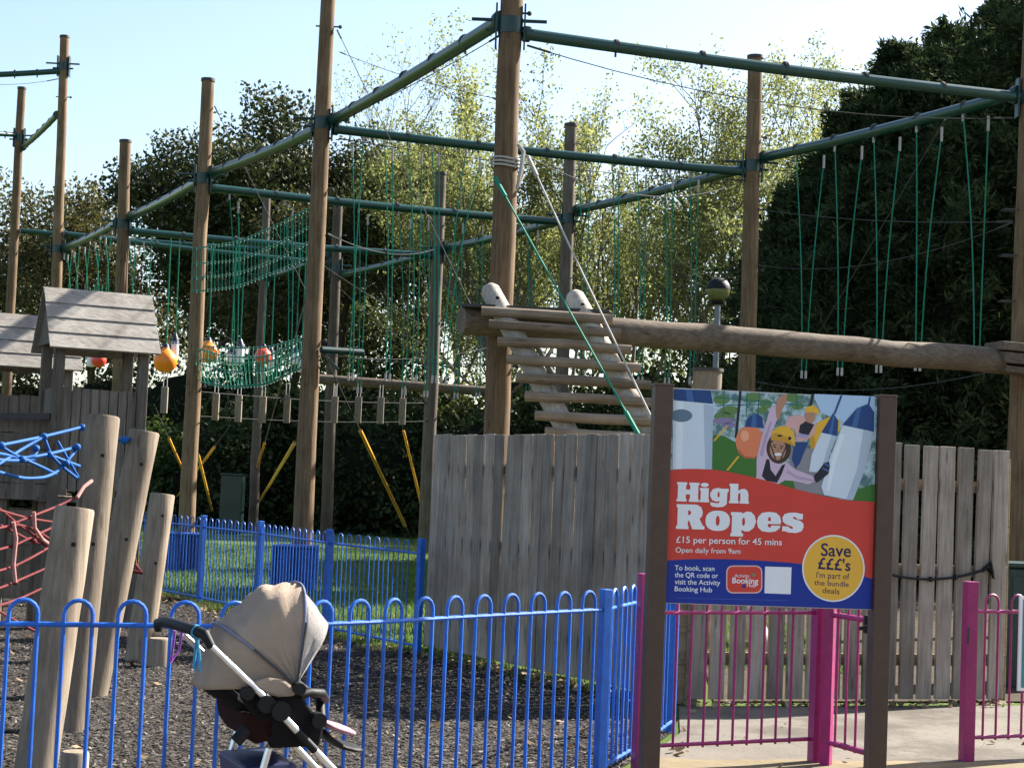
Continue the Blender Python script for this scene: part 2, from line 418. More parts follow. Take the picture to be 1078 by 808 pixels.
def conifer(base, H, R, seed, label, group='dark cypress trees behind the ropes course', n=620):
    rr = np.random.default_rng(seed); t = thing('cypress_tree', base, label, 'tree', group)
    MB().tube([base - V(0, 0, .2), base + V(0, 0, H * .5), base + V(0, 0, H * .97)], [.24, .14, .02], 8, False).build('trunk', M['trunk'], t)
    n = int(n * .62)
    z = H * (.03 + .96 * rr.random(n) ** 1.05); a = rr.random(n) * 2 * np.pi; fr = 1 - z / H
    lobe = 1 + .24 * np.sin(a * 3 + z * .9 + seed) + .2 * np.sin(a * 2 - z * 1.9 + seed * 2)
    lead = rr.random(n) < .35
    L = R * np.minimum(1, fr * 1.9) ** .85 * np.where(lead, .85 + .5 * rr.random(n), .45 + .5 * rr.random(n)) * lobe + .3
    el = .35 + .5 * rr.random(n) - .25 * fr
    d = np.stack([np.cos(a) * np.cos(el), np.sin(a) * np.cos(el), np.sin(el)], 1)
    k = 8; m = 24                                            # plumes on a branch, scales on a plume
    s = .30 + .7 * rr.random((n, k)); s[:, 0] = 1
    root = np.array(base) + np.stack([0 * z, 0 * z, z], 1)[:, None, :] + d[:, None, :] * (L[:, None] * s)[..., None]
    root[..., 2] -= .2 * (s ** 2) * L[:, None]
    pd = d[:, None, :] + rr.normal(size=(n, k, 3)) * .55 + np.array([0, 0, -.12]); pd /= np.linalg.norm(pd, axis=2, keepdims=True)
    pl = (.35 + .6 * rr.random((n, k))) * np.minimum(1, .45 + fr)[:, None]
    u = rr.random((n, k, m)) - .25
    pos = root[:, :, None, :] + pd[:, :, None, :] * (pl[..., None] * u)[..., None]
    pos[..., 2] -= .18 * np.maximum(u, 0) ** 2
    pos += rr.normal(size=pos.shape) * (.09 * (1.1 - np.maximum(u, 0)))[..., None]
    dirs = np.repeat(pd[:, :, None, :], m, 2)
    npmesh('crown', leaf_quads(pos.reshape(-1, 3), .20, .05, dirs.reshape(-1, 3), .5), 4, M['leafcon'], t)
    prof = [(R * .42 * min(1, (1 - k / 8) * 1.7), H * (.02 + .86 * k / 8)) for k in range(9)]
    b = MB(); b.lathe(base, [(max(r * .72, .02), zz) for r, zz in prof], 12); b.build('light_block_cone', M['core'], t); return t  # opaque cone added inside the crown to stop light passing through

def shrub(base, H, R, seed, leaf, label, group=None, n=7000, lsz=(.16, .09), name='shrub'):
    rr = np.random.default_rng(seed); t = thing(name, base, label, 'shrub', group)
    k = 26; cc = rr.normal(size=(k, 3)); cc /= np.linalg.norm(cc, axis=1, keepdims=True); cc *= (.45 + .45 * rr.random((k, 1)))
    cc[:, 2] = np.abs(cc[:, 2]) * 1.1; cr = .28 + .22 * rr.random(k)
    w = rr.integers(0, k, n); d = rr.normal(size=(n, 3)); d /= np.linalg.norm(d, axis=1, keepdims=True)
    p = cc[w] + d * (cr[w] * (.55 + .5 * rr.random(n)))[:, None]
    p = p * np.array([R, R * .8, H * .72]); p[:, 2] = np.maximum(p[:, 2] + H * .05, .03)
    npmesh('foliage', leaf_quads(p + np.array(base), lsz[0], lsz[1]), 4, leaf, t)
    b = MB(); b.sphere(base + V(0, 0, H * .3), 1, 12, 8, (R * .72, R * .55, H * .38)); b.build('light_block_core', M['core'], t)  # solid dark ellipsoid added behind the leaves as a light block
    return t

def gz(px, Y): return at(px, Y)
# dark cypresses on the right
for i, (px, Y, yt, R, lab) in enumerate([
        (1105, 31, -90, 2.9, 'tallest dark cypress at the right edge, its top leaving the frame'),
        (1050, 33.5, 5, 2.3, 'dark cypress with a feathery peak just left of the tallest one'),
        (985, 35, 32, 2.1, 'dark cypress with a slim pointed tip in the middle of the cypress row'),
        (938, 36, 50, 2.1, 'dark cypress with a rounded drooping tip behind the hanging V ropes'),
        (896, 37.5, 98, 2.2, 'shorter dark cypress at the left end of the cypress row'),
        (1000, 31.5, 150, 2.7, 'low broad cypress in front of the row behind the log beam'),
        (905, 33, 185, 2.6, 'low bushy cypress right of the brown pole by the globe lamp'),
        (836, 36, 200, 1.9, 'smallest cypress filling the foot of the row left of the V ropes'),
        (868, 38.5, 158, 1.6, 'slim low cypress just left of the leftmost V rope')]):
    b0 = gz(px, Y); H = W(px, yt, Y).z
    conifer(b0, H, R, 40 + i, lab, n=760 if H > 9 else 520)
# light spring trees in the middle
for i, (px, Y, yt, lab, st, nl, kd, lf) in enumerate([
        (452, 58, 40, 'thin nearly bare birch seen between the two tallest brown poles', 1, 2, (15, 8, 6), 'leafwil'),
        (590, 52, 62, 'pale yellow green tree in young leaf right of the central pole', 2, 11, (11, 6, 5), 'leafwil'),
        (680, 49, 48, 'many stemmed tree in young leaf behind the pole with the dark cap', 3, 9, (11, 6, 5), 'leafwil'),
        (775, 51, 50, 'many stemmed tree in young leaf behind the globe lamp', 3, 9, (11, 6, 5), 'leafwil'),
        (850, 56, 88, 'pale tree in young leaf touching the cypress row', 2, 10, (11, 6, 5), 'leafwil'),
        (400, 62, 178, 'olive green tree in leaf left of the birch', 1, 12, (11, 7, 5), 'leafyel'),
        (500, 64, 190, 'leafy green tree low behind the bare birch', 2, 11, (11, 7, 5), 'leafyel'),
        (640, 60, 190, 'shorter green tree behind the many stemmed trees', 2, 11, (11, 7, 5), 'leafyel')]):
    b0 = gz(px, Y); H = W(px, yt, Y).z
    tree('birch_tree' if i == 0 else 'spring_tree', b0, H, 100 + i, M[lf], M['barklight'], lab, 'tree', 'spring trees behind the ropes course',
         trunk_r=.2 if i else .16, stems=st, kids=kd, nleaf=nl, lsz=(.12, .07), clump=.19, up=.2, ang=.72, lean=.34, split=.16)
# dark broad evergreens on the left
for i, (px, Y, yt, lab, lf, nl, kd, cl) in enumerate([
        (178, 62, 135, 'broad dark evergreen between the two capped poles on the left', 'leafoak', 48, (9, 5, 4), .55),
        (295, 64, 118, 'tallest dark evergreen behind the tall brown pole', 'leafoak', 48, (10, 5, 4), .6),
        (350, 60, 170, 'dark evergreen with yellowish tips right of the tallest evergreen', 'leafbrn', 35, (9, 5, 4), .5),
        (238, 66, 190, 'lower dark evergreen filling the gap between the two big ones', 'leafoak', 48, (9, 5, 4), .6),
        (40, 66, 205, 'thin brownish tree with sky gaps at the far left', 'leafbrn', 18, (9, 5, 4), .5),
        (100, 70, 212, 'olive brown tree with sky gaps behind the tower roofs', 'leafbrn', 20, (9, 5, 4), .5),
        (-40, 68, 215, 'olive tree at the left edge of the picture', 'leafbrn', 20, (9, 5, 4), .5)]):
    b0 = gz(px, Y); H = W(px, yt, Y).z
    tree('evergreen_tree' if i < 4 else 'olive_tree', b0, H, 200 + i, M[lf], M['trunk'], lab, 'tree', 'broad trees at the left', trunk_r=.3, stems=1, kids=kd, nleaf=nl, lsz=(.19, .12), clump=cl * .85, up=.1, ang=.95, lean=.1, split=.22)
# shrubs under them
SH = [(175, 50, 440, 1.7, 'leafbri', 'bright green shrub beside the left capped pole'), (235, 49, 405, 2.2, 'leafshr', 'dark shrub between the capped pole and the tall pole'),
      (290, 50, 392, 2.2, 'leafshr', 'dark shrub under the lower rope net'), (345, 50, 388, 2.2, 'leafshr', 'dark shrub under the short green platform'),
      (400, 49, 400, 2.3, 'leafshr', 'dark shrub behind the yellow guy sleeves'), (455, 50, 395, 2.4, 'leafshr', 'dark shrub behind the grey fence corner'),
      (515, 48, 385, 2.4, 'leafshr', 'dark shrub behind the central pole foot'), (575, 49, 380, 2.5, 'leafshr', 'dark shrub behind the lower ladder rungs'),
      (640, 50, 370, 2.6, 'leafshr', 'dark shrub under the log beam by the ladder'), (705, 47, 372, 2.6, 'leafshr', 'dark shrub left of the globe lamp'),
      (770, 46, 375, 2.6, 'leafshr', 'dark shrub right of the globe lamp'), (835, 43, 365, 2.4, 'leafshr', 'dark shrub at the left foot of the cypress row'),
      (45, 58, 430, 2.4, 'leafbrn', 'olive shrub behind the tower posts'), (115, 57, 455, 2.4, 'leafshr', 'low green shrub behind the front tower'), (-30, 57, 430, 2.6, 'leafshr', 'dark shrub at the left edge'),
      (560, 56, 320, 3.0, 'leafyel', 'leafy green thicket behind the ladder top'), (680, 56, 310, 3.2, 'leafyel', 'leafy green thicket left of the globe lamp'), (450, 58, 330, 3.2, 'leafyel', 'leafy green thicket right of the tall brown pole'),
      (370, 57, 325, 2.8, 'leafshr', 'dark thicket behind the short green platform'), (270, 58, 322, 3.0, 'leafshr', 'dark thicket behind the coloured buoys'), (195, 58, 322, 3.0, 'leafshr', 'dark thicket behind the nearer orange buoy'), (20, 62, 345, 3.0, 'leafbrn', 'olive thicket under the rear tower roof'), (110, 62, 335, 3.0, 'leafbrn', 'olive thicket seen under the tower eaves'), (425, 57, 350, 2.6, 'leafshr', 'dark thicket left of the fence corner pole'), (770, 54, 320, 3.0, 'leafyel', 'leafy thicket behind the globe lamp head')]
for i, (px, Y, yt, R, lf, lab) in enumerate(SH):
    b0 = gz(px, Y); H = W(px, yt, Y).z
    shrub(b0, H, R, 300 + i, M[lf], lab, 'shrubs at the wood edge', 9000, (.2, .12))

# ------------------------------------------------------------------ ropes course: poles
PO = {}
def pole(key, a, b, Y, r0, r1, label, brk=(), grey=False):
    """a: top pixel, b: a lower pixel on the axis"""
    A = W(*a, Y); B = W(*b, Y); d = (B - A).normalized(); base = A + d * (-A.z / d.z)
    PO[key] = (A, base, Y, r0, r1)
    t = thing('ropes_pole', base, label, 'pole', 'log poles of the ropes course')
    L = (base - A).length; n = 9; pts = []; rs = []
    for i in range(n + 1):
        p = lerp(base - V(0, 0, .05), A, i / n); pts.append(p + V(rnd.gauss(0, .006), rnd.gauss(0, .006), 0) * (0 < i < n)); rs.append((lerp(r1, r0, i / n)) * rnd.uniform(.985, 1.015))
    MB().tube(pts, rs, 20).build('pole_shaft', M['pole_grey'] if grey else M['pole'], t)
    u = (A - base).normalized()
    MB().tube([A, A + u * .05], r0 * 1.13, 20).build('pole_cap', M['cap'], t)
    for (py, kind) in brk:
        c = poleat(key, py); r = lerp(r0, r1, (A - c).length / L) 
        b_ = MB(); b_.tube([c - u * .09, c + u * .09], r + .010, 16)
        for sx in (-1, 1):
            b_.box(c + V(sx * (r + .03), 0, 0), (.010, 0, 0), (0, .07, 0), u * .24)
        b_.build('bracket', M['greendk'], t)
        b_ = MB()
        for dz, l_ in ((-.05, .14), (.06, .3)):
            b_ = MB(); b_.tube([c + u * dz - V(r + l_, .02, 0), c + u * dz + V(r + l_ * .9, -.02, 0)], .02, 8); b_.build('through_bolt', M['greendk'], t)
    # eye bolts and steps
    for k in range(3):
        b_ = MB()
        c = lerp(base, A, .35 + .25 * k + .05 * rnd.random()); r = lerp(r1, r0, .6)
        b_.tube([c - V(r + .04, 0, 0), c + V(r + .06, 0, 0)], .012, 6)
        b_.sphere(c + V(r + .07, 0, 0), .028, 8, 6); b_.build('eye_bolt', M['cable'], t)
    return t
def poleat(key, py):
    A, base, Y, r0, r1 = PO[key]
    lo, hi = 0.0, 1.0
    for _ in range(40):
        m = (lo + hi) / 2; p = lerp(A, base, m)
        if proj(p)[1] < py: lo = m
        else: hi = m
    return lerp(A, base, lo)
def proj(p):
    d = p - CAM; z = d.dot(_f); return CX + F * d.dot(AX) / z, CY - F * d.dot(AY) / z
pole('A', (541, -70), (522.5, 440), 18.4, .122, .145, 'thickest central brown pole rising out of frame behind the wooden ladder', [(28, 0)])
pole('B', (349, -70), (319, 545), 24.1, .10, .148, 'tall orange brown pole leaving the top of the frame behind the blue fence', [(130, 0)])
pole('C', (219, 86), (197, 540), 28.4, .105, .14, 'capped brown pole with both rope nets fastened to its side', [(188, 0)])
pole('D', (132, 150), (127.5, 306), 34.3, .11, .14, 'capped brown pole rising behind the roof of the front tower', [(236, 0)])
pole('E', (68, 40), (59, 320), 39.0, .10, .14, 'tall slim capped pole at left with a crossbar running out of frame', [(70, 0), (262, 0)])
pole('F', (23, 94), (10, 345), 43.0, .10, .135, 'slim capped pole nearest the left edge of the picture', [(145, 0)])
pole('G', (1091, -60), (1075, 400), 20.6, .13, .15, 'brown pole cut by the right edge of the picture carrying the log beam end', [(104, 0)])
pole('H', (795, 62), (786.5, 380), 26.0, .112, .145, 'brown pole beside the globe lamp and left of the hanging V ropes', [(175, 0)])
pole('I', (601, 133), (595, 310), 31.5, .11, .135, 'grey brown capped pole behind the right rail of the ladder', [(230, 0)], True)
pole('J', (464, 184), (453, 440), 36.9, .12, .155, 'grey capped pole standing left of the grey fence corner', [(264, 0)], True)
pole('K', (356, 212), (346, 480), 41.6, .115, .15, 'grey pole just right of and behind the tall orange brown pole', [(282, 0)], True)
pole('L', (281, 205), (270, 460), 45.0, .10, .13, 'far slim grey pole behind the rope nets', [(292, 0)], True)

# ------------------------------------------------------------------ beams
gp_ = [o for o in COL.objects if o.get('label', '').startswith('brown pole cut by the right edge')][0]
for k in range(7):
    c = poleat('G', 222 + 24 * k); sx = -1 if k % 2 == 0 else 1
    MB().tube([c + V(sx * .1, -.06, 0), c + V(sx * .3, -.09, 0), c + V(sx * .3, .05, 0), c + V(sx * .1, .08, 0)], .011, 6).build('step_staple', M['cable'], gp_)
BEAM_GROUP = 'green steel beams of the ropes course'
def beam(a, b, r, label, trim=(0, 0)):
    p, q = W(*a), W(*b); d = (q - p).normalized()
    p = p + d * trim[0]; q = q - d * trim[1]
    t = thing('steel_beam', p, label, 'beam', BEAM_GROUP)
    n = 8; pts = [lerp(p, q, i / n) - V(0, 0, .03 * math.sin(math.pi * i / n)) for i in range(n + 1)]
    MB().tube(pts, r, 18).build('beam_tube', M['green'], t)
    for e, s in ((p, 1), (q, -1)):
        b_ = MB(); b_.tube([e - d * s * .03, e + d * s * .035], r * 1.35, 14); b_.build('end_flange', M['greendk'], t)
    b_ = MB()
    for k in range(1, 6):
        c = lerp(p, q, k / 6); b_.tube([c - d * .02, c + d * .02], r * 1.06, 14); b_.box(c - V(0, 0, r + .03), (.012, 0, 0), (0, .012, 0), (0, 0, .035))
    b_.build('hanger_clip', M['cable'], t)
    return p, q
Y_ = {k: PO[k][2] for k in PO}
B1 = {}
for key, a, b, r, lab in [
    ('AB', (527, 22, 18.4), (350, 127, 24.1), .08, 'green beam sloping from the central pole down to the tall orange brown pole'),
    ('BC', (335, 136, 24.1), (223, 182, 28.4), .08, 'green beam from the tall orange brown pole to the capped net pole'),
    ('CD', (211, 190, 28.4), (137, 228, 34.3), .08, 'green beam from the net pole to the pole behind the tower'),
    ('DE', (124, 235, 34.3), (68, 261, 39.0), .08, 'green beam from the pole behind the tower to the tall slim pole'),
    ('AG', (554, 36, 18.4), (1070, 102, 20.6), .065, 'nearest and highest green beam running from the central pole to the right edge'),
    ('BH', (353, 136, 24.1), (783, 181, 26.0), .065, 'green beam crossing behind the central pole to the pole by the globe lamp'),
    ('CI', (223, 198, 28.4), (593, 234, 31.5), .07, 'green beam from the net pole to the grey pole behind the ladder'),
    ('DJ', (137, 243, 34.3), (455, 269, 36.9), .07, 'green beam from the pole behind the tower to the grey pole by the fence corner'),
    ('EK', (69, 246, 39.0), (346, 277, 41.6), .06, 'green beam from the tall slim pole to the grey pole'),
    ('FL', (23, 243, 43.0), (275, 262, 45.0), .06, 'farthest green beam from the leftmost pole to the far slim pole'),
    ('GH', (1070, 99, 20.6), (803, 166, 26.0), .075, 'sunlit green beam that carries the hanging V ropes'),
    ('HI', (783, 177, 26.0), (607, 221, 31.5), .075, 'green beam between the lamp side pole and the grey pole behind the ladder'),
    ('IJ', (592, 232, 31.5), (470, 261, 36.9), .075, 'green beam from the grey ladder pole back to the fence corner pole'),
    ('JK', (455, 266, 36.9), (359, 289, 41.6), .075, 'green beam from the fence corner pole back to the grey pole'),
    ('KL', (346, 268, 41.6), (284, 292, 45.0), .075, 'farthest sloping green beam behind the rope net'),
    ('Fx', (-60, 134, 41.0), (18, 142, 43.0), .06, 'green beam entering from the left edge to the leftmost pole'),
    ('Ex', (-80, 80, 38.5), (63, 75, 39.0), .065, 'high green crossbar entering from the left edge to the tall slim pole'),
    ('FE', (24, 155, 43.0), (60, 121, 39.0), .07, 'short green brace between the two leftmost poles')]:
    B1[key] = beam(a, b, r, lab)

# ------------------------------------------------------------------ cables
def sagline(p, q, sag, n=12):
    return [lerp(p, q, i / n) - V(0, 0, sag * 4 * (i / n) * (1 - i / n)) for i in range(n + 1)]
def cable(a, b, sag, r, label, mat='cable', name='steel_cable', cat='cable', ends=True):
    p, q = W(*a), W(*b); r = r * (.72 if mat == 'cable' else 1); mb = MB(); pts = sagline(p, q, sag); mb.tube(pts, r, 6)
    if ends:
        for e, s in ((p, 1), (q, -1)):
            d = (pts[1] - pts[0]).normalized() if s == 1 else (pts[-2] - pts[-1]).normalized()
            mb.tube([e, e + d * .28], r * 2.2, 6)
    o = mb.build(name, M[mat], None, lerp(p, q, 0)); return tag(o, label, cat, 'cables of the ropes course')
for a, b, s, r, lab in [
    ((555, 48, 18.4), (1066, 124, 20.6), .25, .008, 'thin steel cable slung under the highest green beam'),
    ((525, 38, 18.4), (360, 124, 24.1), .05, .008, 'thin cable under the beam from the central pole to the tall pole'),
    ((355, 32, 24.1), (500, 330, 18.6), .0, .008, 'thin guy cable from the tall pole top to the ladder landing'),
    ((797, 220, 26.0), (1066, 233, 20.6), .08, .010, 'steel cable across the V ropes fixed to the right pole'),
    ((797, 279, 26.0), (1066, 234, 20.6), .25, .008, 'sagging cable rising to the right pole'),
    ((995, 126, 22.2), (806, 445, 27.0), .0, .010, 'taut guy cable crossing the V ropes diagonally'),
    ((797, 402, 26.0), (1068, 385, 20.6), .2, .009, 'foot cable under the V ropes and log beam'),
    ((357, 146, 24.1), (781, 190, 26.0), .1, .007, 'thin cable under the beam behind the central pole'),
    ((340, 372, 24.1), (520, 383, 18.9), .05, .008, 'foot cable from the short platform to the central pole'),
    ((348, 374, 24.1), (592, 336, 31.5), .3, .007, 'cable from the short platform up to the grey ladder pole'),
    ((552, 163, 18.4), (783, 190, 26.0), .35, .008, 'sagging cable from the taped pole to the lamp side pole'),
    ((345, 246, 24.1), (458, 262, 36.9), .2, .008, 'cable end shackled to the tall orange brown pole'),
    ((226, 112, 28.4), (330, 322, 24.3), .0, .008, 'long thin guy crossing the upper rope net'),
    ((134, 262, 34.3), (180, 395, 37.0), .0, .008, 'thin guy beside the nearer orange buoy'),
    ((200, 335, 28.4), (128, 312, 34.3), .1, .007, 'cable from the net pole back to the pole behind the tower'),
    ((795, 296, 26.0), (600, 292, 31.5), .1, .007, 'thin level cable behind the globe lamp'),
    ((766, 287, 24.3), (727, 395, 24.6), .0, .008, 'slanting guy left of the globe lamp'),
    ((452, 424, 36.9), (200, 411, 28.4), .06, .010, 'upper cable carrying the hanging planks'),
    ((452, 443, 36.9), (200, 437, 28.4), .06, .008, 'lower cable steadying the hanging planks'),
    ((-40, 86, 38.6), (62, 83, 39.0), .1, .007, 'thin cable under the high crossbar at left'),
    ((300, 250, 30.0), (452, 345, 36.9), .1, .007, 'thin cable from the upper rope net down to the grey capped pole'),
    ((226, 218, 28.4), (345, 150, 24.1), .06, .007, 'thin cable above the upper rope net'),
    ((462, 250, 36.9), (592, 300, 31.5), .1, .007, 'thin cable behind the central pole at mid height'),
    ((466, 330, 36.9), (783, 345, 26.0), .25, .007, 'long sagging cable behind the ladder top'),
    ((354, 300, 41.6), (455, 380, 36.9), .08, .007, 'thin cable slanting between the two grey poles'),
    ((226, 345, 28.4), (326, 392, 24.2), .1, .007, 'thin cable under the upper rope net'),
    ((606, 150, 31.5), (783, 215, 26.0), .08, .006, 'thin cable from the grey ladder pole top to the lamp side pole'),
    ((358, 55, 24.1), (528, 105, 18.5), .06, .006, 'thin cable in the open sky between the tall pole and the central pole')]:
    cable(a, b, s, r, lab)
cable((521, 187, 18.2), (672, 457, 16.7), .0, .0105, 'taut bright green rope from the central pole down past the ladder', 'rope', 'hand_rope', 'rope')
cable((556, 165, 18.3), (697, 462, 16.6), .02, .0105, 'taut white rope from the taped pole down past the ladder', 'ropew', 'hand_rope', 'rope')
# tape and rope wound on the central pole
t0 = poleat('A', 172); mb = MB()
for k in range(3):
    pts = [t0 + V(math.cos(a) * .152, math.sin(a) * .152, -.04 + .04 * k + .01 * math.sin(a * 2)) for a in [i * math.pi / 8 for i in range(17)]]
    mb.tube(pts, .013, 6)
mb.tube([t0 + V(.13, -.09, .2), t0 + V(.19, -.08, .12), t0 + V(.17, -.08, -.1), t0 + V(.14, -.1, -.28), t0 + V(.19, -.06, -.12)], .026, 6)
tag(mb.build('rope_wrap', M['ropew'], None, t0), 'white rope wound round the central brown pole', 'rope')

# V ropes: pairs of green ropes hanging from a beam
def vropes(key, tops, bot, label, n=None):
    p, q = B1[key]
    (x1, x2), (bx, by) = tops, bot
    def onbeam(x):
        lo, hi = 0.0, 1.0
        sg = 1 if proj(q)[0] > proj(p)[0] else -1
        for _ in range(40):
            m = (lo + hi) / 2
            if (proj(lerp(p, q, m))[0] - x) * sg < 0: lo = m
            else: hi = m
        return lerp(p, q, lo)
    a = onbeam(x1); c = onbeam(x2); c = c + V(0, .0, -.28); Y = (a.y + c.y) / 2; e = W(bx, by, Y)
    t = thing('hanging_rope_pair', e, label, 'rope', 'green V ropes hanging from beams')
    for s, u in ((-1, a - V(0, 0, .08)), (1, c)):
        pts = []
        for i in range(11):
            k = i / 10; w = lerp(u, e + V(.03 * s, 0, 0), k); w = w + V(-(u.x - e.x) * .22 * math.sin(math.pi * k), 0, 0); pts.append(w)
        MB().tube(pts, .0088, 6).build('rope', M['rope'], t)
        m = MB(); m.tube([u + V(0, 0, .09), u - V(0, 0, .10)], .018, 6); m.build('rope_end', M['ropew'], t); m = MB(); m.tube([e + V(.03 * s, 0, .08), e + V(.03 * s, 0, -.03)], .018, 6); m.build('rope_end', M['ropew'], t)
VR = [('GH', (838, 868), (846, 396), 'leftmost wide green V rope in front of the cypresses'), ('GH', (879, 908), (884, 393), 'second green V rope from the left in front of the cypresses'),
      ('GH', (920, 948), (925, 390), 'middle green V rope in front of the cypresses'), ('GH', (965, 992), (966, 388), 'fourth green V rope in front of the cypresses, by the slanting cable'), ('GH', (1014, 1041), (1028, 386), 'green V rope nearest the right edge pole'),
      ('BH', (383, 372), (369, 398), 'green V rope just right of the tall orange brown pole'), ('BH', (430, 445), (436, 400), 'second green V rope right of the tall orange brown pole'), ('BH', (491, 506), (467, 402), 'green V rope just left of the central pole'),
      ('BH', (610, 622), (612, 404), 'green V rope beside the grey pole behind the ladder'), ('BH', (671, 681), (674, 402), 'green V rope above the log beam left of the lamp'), ('BH', (726, 736), (728, 402), 'green V rope nearest the globe lamp'),
      ('CI', (420, 433), (425, 414), 'farther green V rope seen left of the fence corner pole'), ('CI', (478, 488), (480, 418), 'farther green V rope right of the fence corner pole'), ('CI', (556, 567), (555, 420), 'farther green V rope just right of the central pole'), ('CI', (378, 388), (378, 412), 'farther green V rope behind the short platform'), ('CI', (500, 509), (503, 418), 'farther green V rope hidden partly by the central pole'),
      ('BH', (455, 463), (457, 401), 'green V rope just right of the grey capped pole top'), ('BH', (405, 414), (408, 399), 'green V rope midway between the tall pole and the grey capped pole'), ('BH', (700, 709), (702, 403), 'green V rope between the two near the globe lamp'), ('BH', (645, 652), (647, 403), 'green V rope third from the globe lamp'),
      ('CI', (242, 252), (247, 392), 'farther green V rope rising behind the upper rope net'), ('CI', (300, 309), (304, 396), 'farther green V rope left of the tall orange brown pole'), ('CI', (445, 452), (448, 416), 'farther green V rope crossing the grey capped pole'),
      ('DE', (118, 112), (112, 330), 'green V rope beside the pole behind the tower'), ('DE', (106, 101), (102, 330), 'green V rope second left of the pole behind the tower'), ('DE', (95, 90), (90, 330), 'green V rope over the middle of the front tower ridge'), ('DE', (84, 79), (80, 330), 'green V rope over the left part of the front tower ridge'), ('DE', (76, 72), (72, 330), 'green V rope nearest the tall slim pole'),
      ('DJ', (143, 136), (138, 360), 'green V rope just right of the pole behind the tower'), ('DJ', (160, 152), (155, 360), 'green V rope over the right end of the front tower ridge')]
for v in VR: vropes(*v)

# rope nets between the net pole and the tall pole
def net(name, rows, label, nvert, rr=.011):
    P = []
    for row in rows:
        px = [r[0] for r in row]; line = []
        n = 24
        for i in range(n + 1):
            x = lerp(px[0], px[-1], i / n); y = np.interp(x, px, [r[1] for r in row]); line.append((x, y))
        for _ in range(3): line = [line[0]] + [(line[i][0], (line[i - 1][1] + 2 * line[i][1] + line[i + 1][1]) / 4) for i in range(1, n)] + [line[-1]]
        pts = []
        for x, y in line:
            k = max(0, min(1, (x - 205) / 135)); Y = 1 / lerp(1 / 28.3, 1 / 24.2, k); pts.append(W(x, y, Y + row[0][2]))
        P.append(pts)
    t = thing(name, P[0][0], label, 'rope net', 'rope nets of the ropes course')
    for pts in P: MB().tube(pts, rr, 6).build('long_rope', M['rope'], t)
    mb = MB(); kn = MB()
    def sample(pts, k):
        k *= len(pts) - 1; i = min(int(k), len(pts) - 2); return lerp(pts[i], pts[i + 1], k - i)
    for j in range(nvert + 1):
        k = j / nvert; q = [sample(p, k) for p in P]; mb.tube(q, .0065, 5)
        for w in q: kn.tube([w - V(0, 0, .03), w + V(0, 0, .022)], .0105, 5)
    o = mb.build('cross_ropes', M['rope'], t); kn.build('knots', M['knot'], t)['kind'] = 'stuff'
net('rope_net', [[(203, 262, 0), (250, 255, 0), (290, 238, 0), (334, 215, 0)], [(203, 278, 0), (250, 274, 0), (290, 258, 0), (334, 234, 0)], [(203, 293, 0), (250, 288, 0), (290, 274, 0), (334, 250, 0)], [(203, 307, 0), (250, 302, 0), (290, 286, 0), (334, 266, 0)]], 'upper green rope net stretched from the net pole up to the tall pole', 34)
net('rope_net', [[(208, 367, -.3), (240, 376, -.3), (280, 376, -.3), (334, 350, -.3)], [(206, 382, -.1), (240, 391, -.1), (280, 391, -.1), (334, 366, -.1)], [(212, 402, .2), (240, 408, .2), (280, 405, .2), (330, 380, .2)]], 'lower sagging green rope net bridge beneath the coloured buoys', 34)
net('rope_net', [[(208, 364, .5), (240, 366, .5), (280, 366, .5), (334, 352, .5)], [(206, 376, .4), (240, 382, .4), (280, 382, .4), (334, 362, .4)], [(212, 402, .24), (240, 407, .24), (280, 404, .24), (330, 381, .24)]], 'far side of the lower green rope net bridge', 30)

# buoys and fenders on the beam behind
def buoy(px, py, r, mat, label, topy):
    Y = 35.2; c = W(px, py, Y); R = r * Y / F; t = thing('buoy', c - V(0, 0, R), label, 'buoy', 'buoys and fenders hanging in the ropes course')
    prof = [(R * .05, -R)] + [(R * math.cos(a), R * math.sin(a)) for a in np.linspace(-1.45, .95, 12)] + [(R * .34, R * 1.02), (R * .26, R * 1.2)]
    MB().lathe(c, prof, 18).build('buoy_body', mat, t)
    MB().lathe(c, [(R * .30, R * 1.16), (R * .2, R * 1.45), (R * .09, R * 1.5)], 12).build('buoy_eye', M['navy'], t)
    MB().tube([c + V(0, 0, R * 1.4), W(px + .045 * (py - topy), topy, Y)], .014, 6).build('rope', M['rope'], t)
buoy(174, 380, 12.5, M['orange'], 'larger orange buoy hanging beside the tower roof', 248)
buoy(219, 371, 11, M['orange'], 'orange buoy half hidden behind the net pole', 251)
buoy(277, 375, 9, M['red'], 'red buoy hanging over the lower net bridge', 256)
buoy(104, 379, 8, M['red'], 'red buoy seen under the eaves of the front tower', 300)
def fender(px, py, w, h, label, topy=255):
    Y = 35.4; c = W(px, py, Y); R = w * Y / F / 2; H = h * Y / F / 2; t = thing('fender', c - V(0, 0, H), label, 'fender', 'buoys and fenders hanging in the ropes course')
    MB().lathe(c, [(R * .5, -H), (R * .9, -H * .9), (R, -H * .75), (R, H * .7), (R * .85, H * .85), (R * .5, H)], 16).build('fender_body', M['white'], t)
    MB().lathe(c, [(R * 1.02, H * .5), (R * 1.0, H * .75), (R * .7, H * 1.1), (R * .25, H * 1.45)], 14).build('fender_end', M['navy'], t)
    MB().tube([c + V(0, 0, H * 1.3), W(px + .045 * (py - topy), topy, Y)], .012, 6).build('rope', M['rope'], t)
fender(184, 368, 8, 24, 'white fender half behind the larger orange buoy', 249)
fender(243, 377, 9, 16, 'left one of the pair of short white fenders over the net bridge', 253)
fender(252.5, 373, 9, 23, 'taller white fender of the pair over the net bridge', 254)
fender(285, 381, 8, 22, 'white fender beside the red buoy', 257)
fender(311, 376, 9, 15, 'short white fender left of the tall orange brown pole', 260)
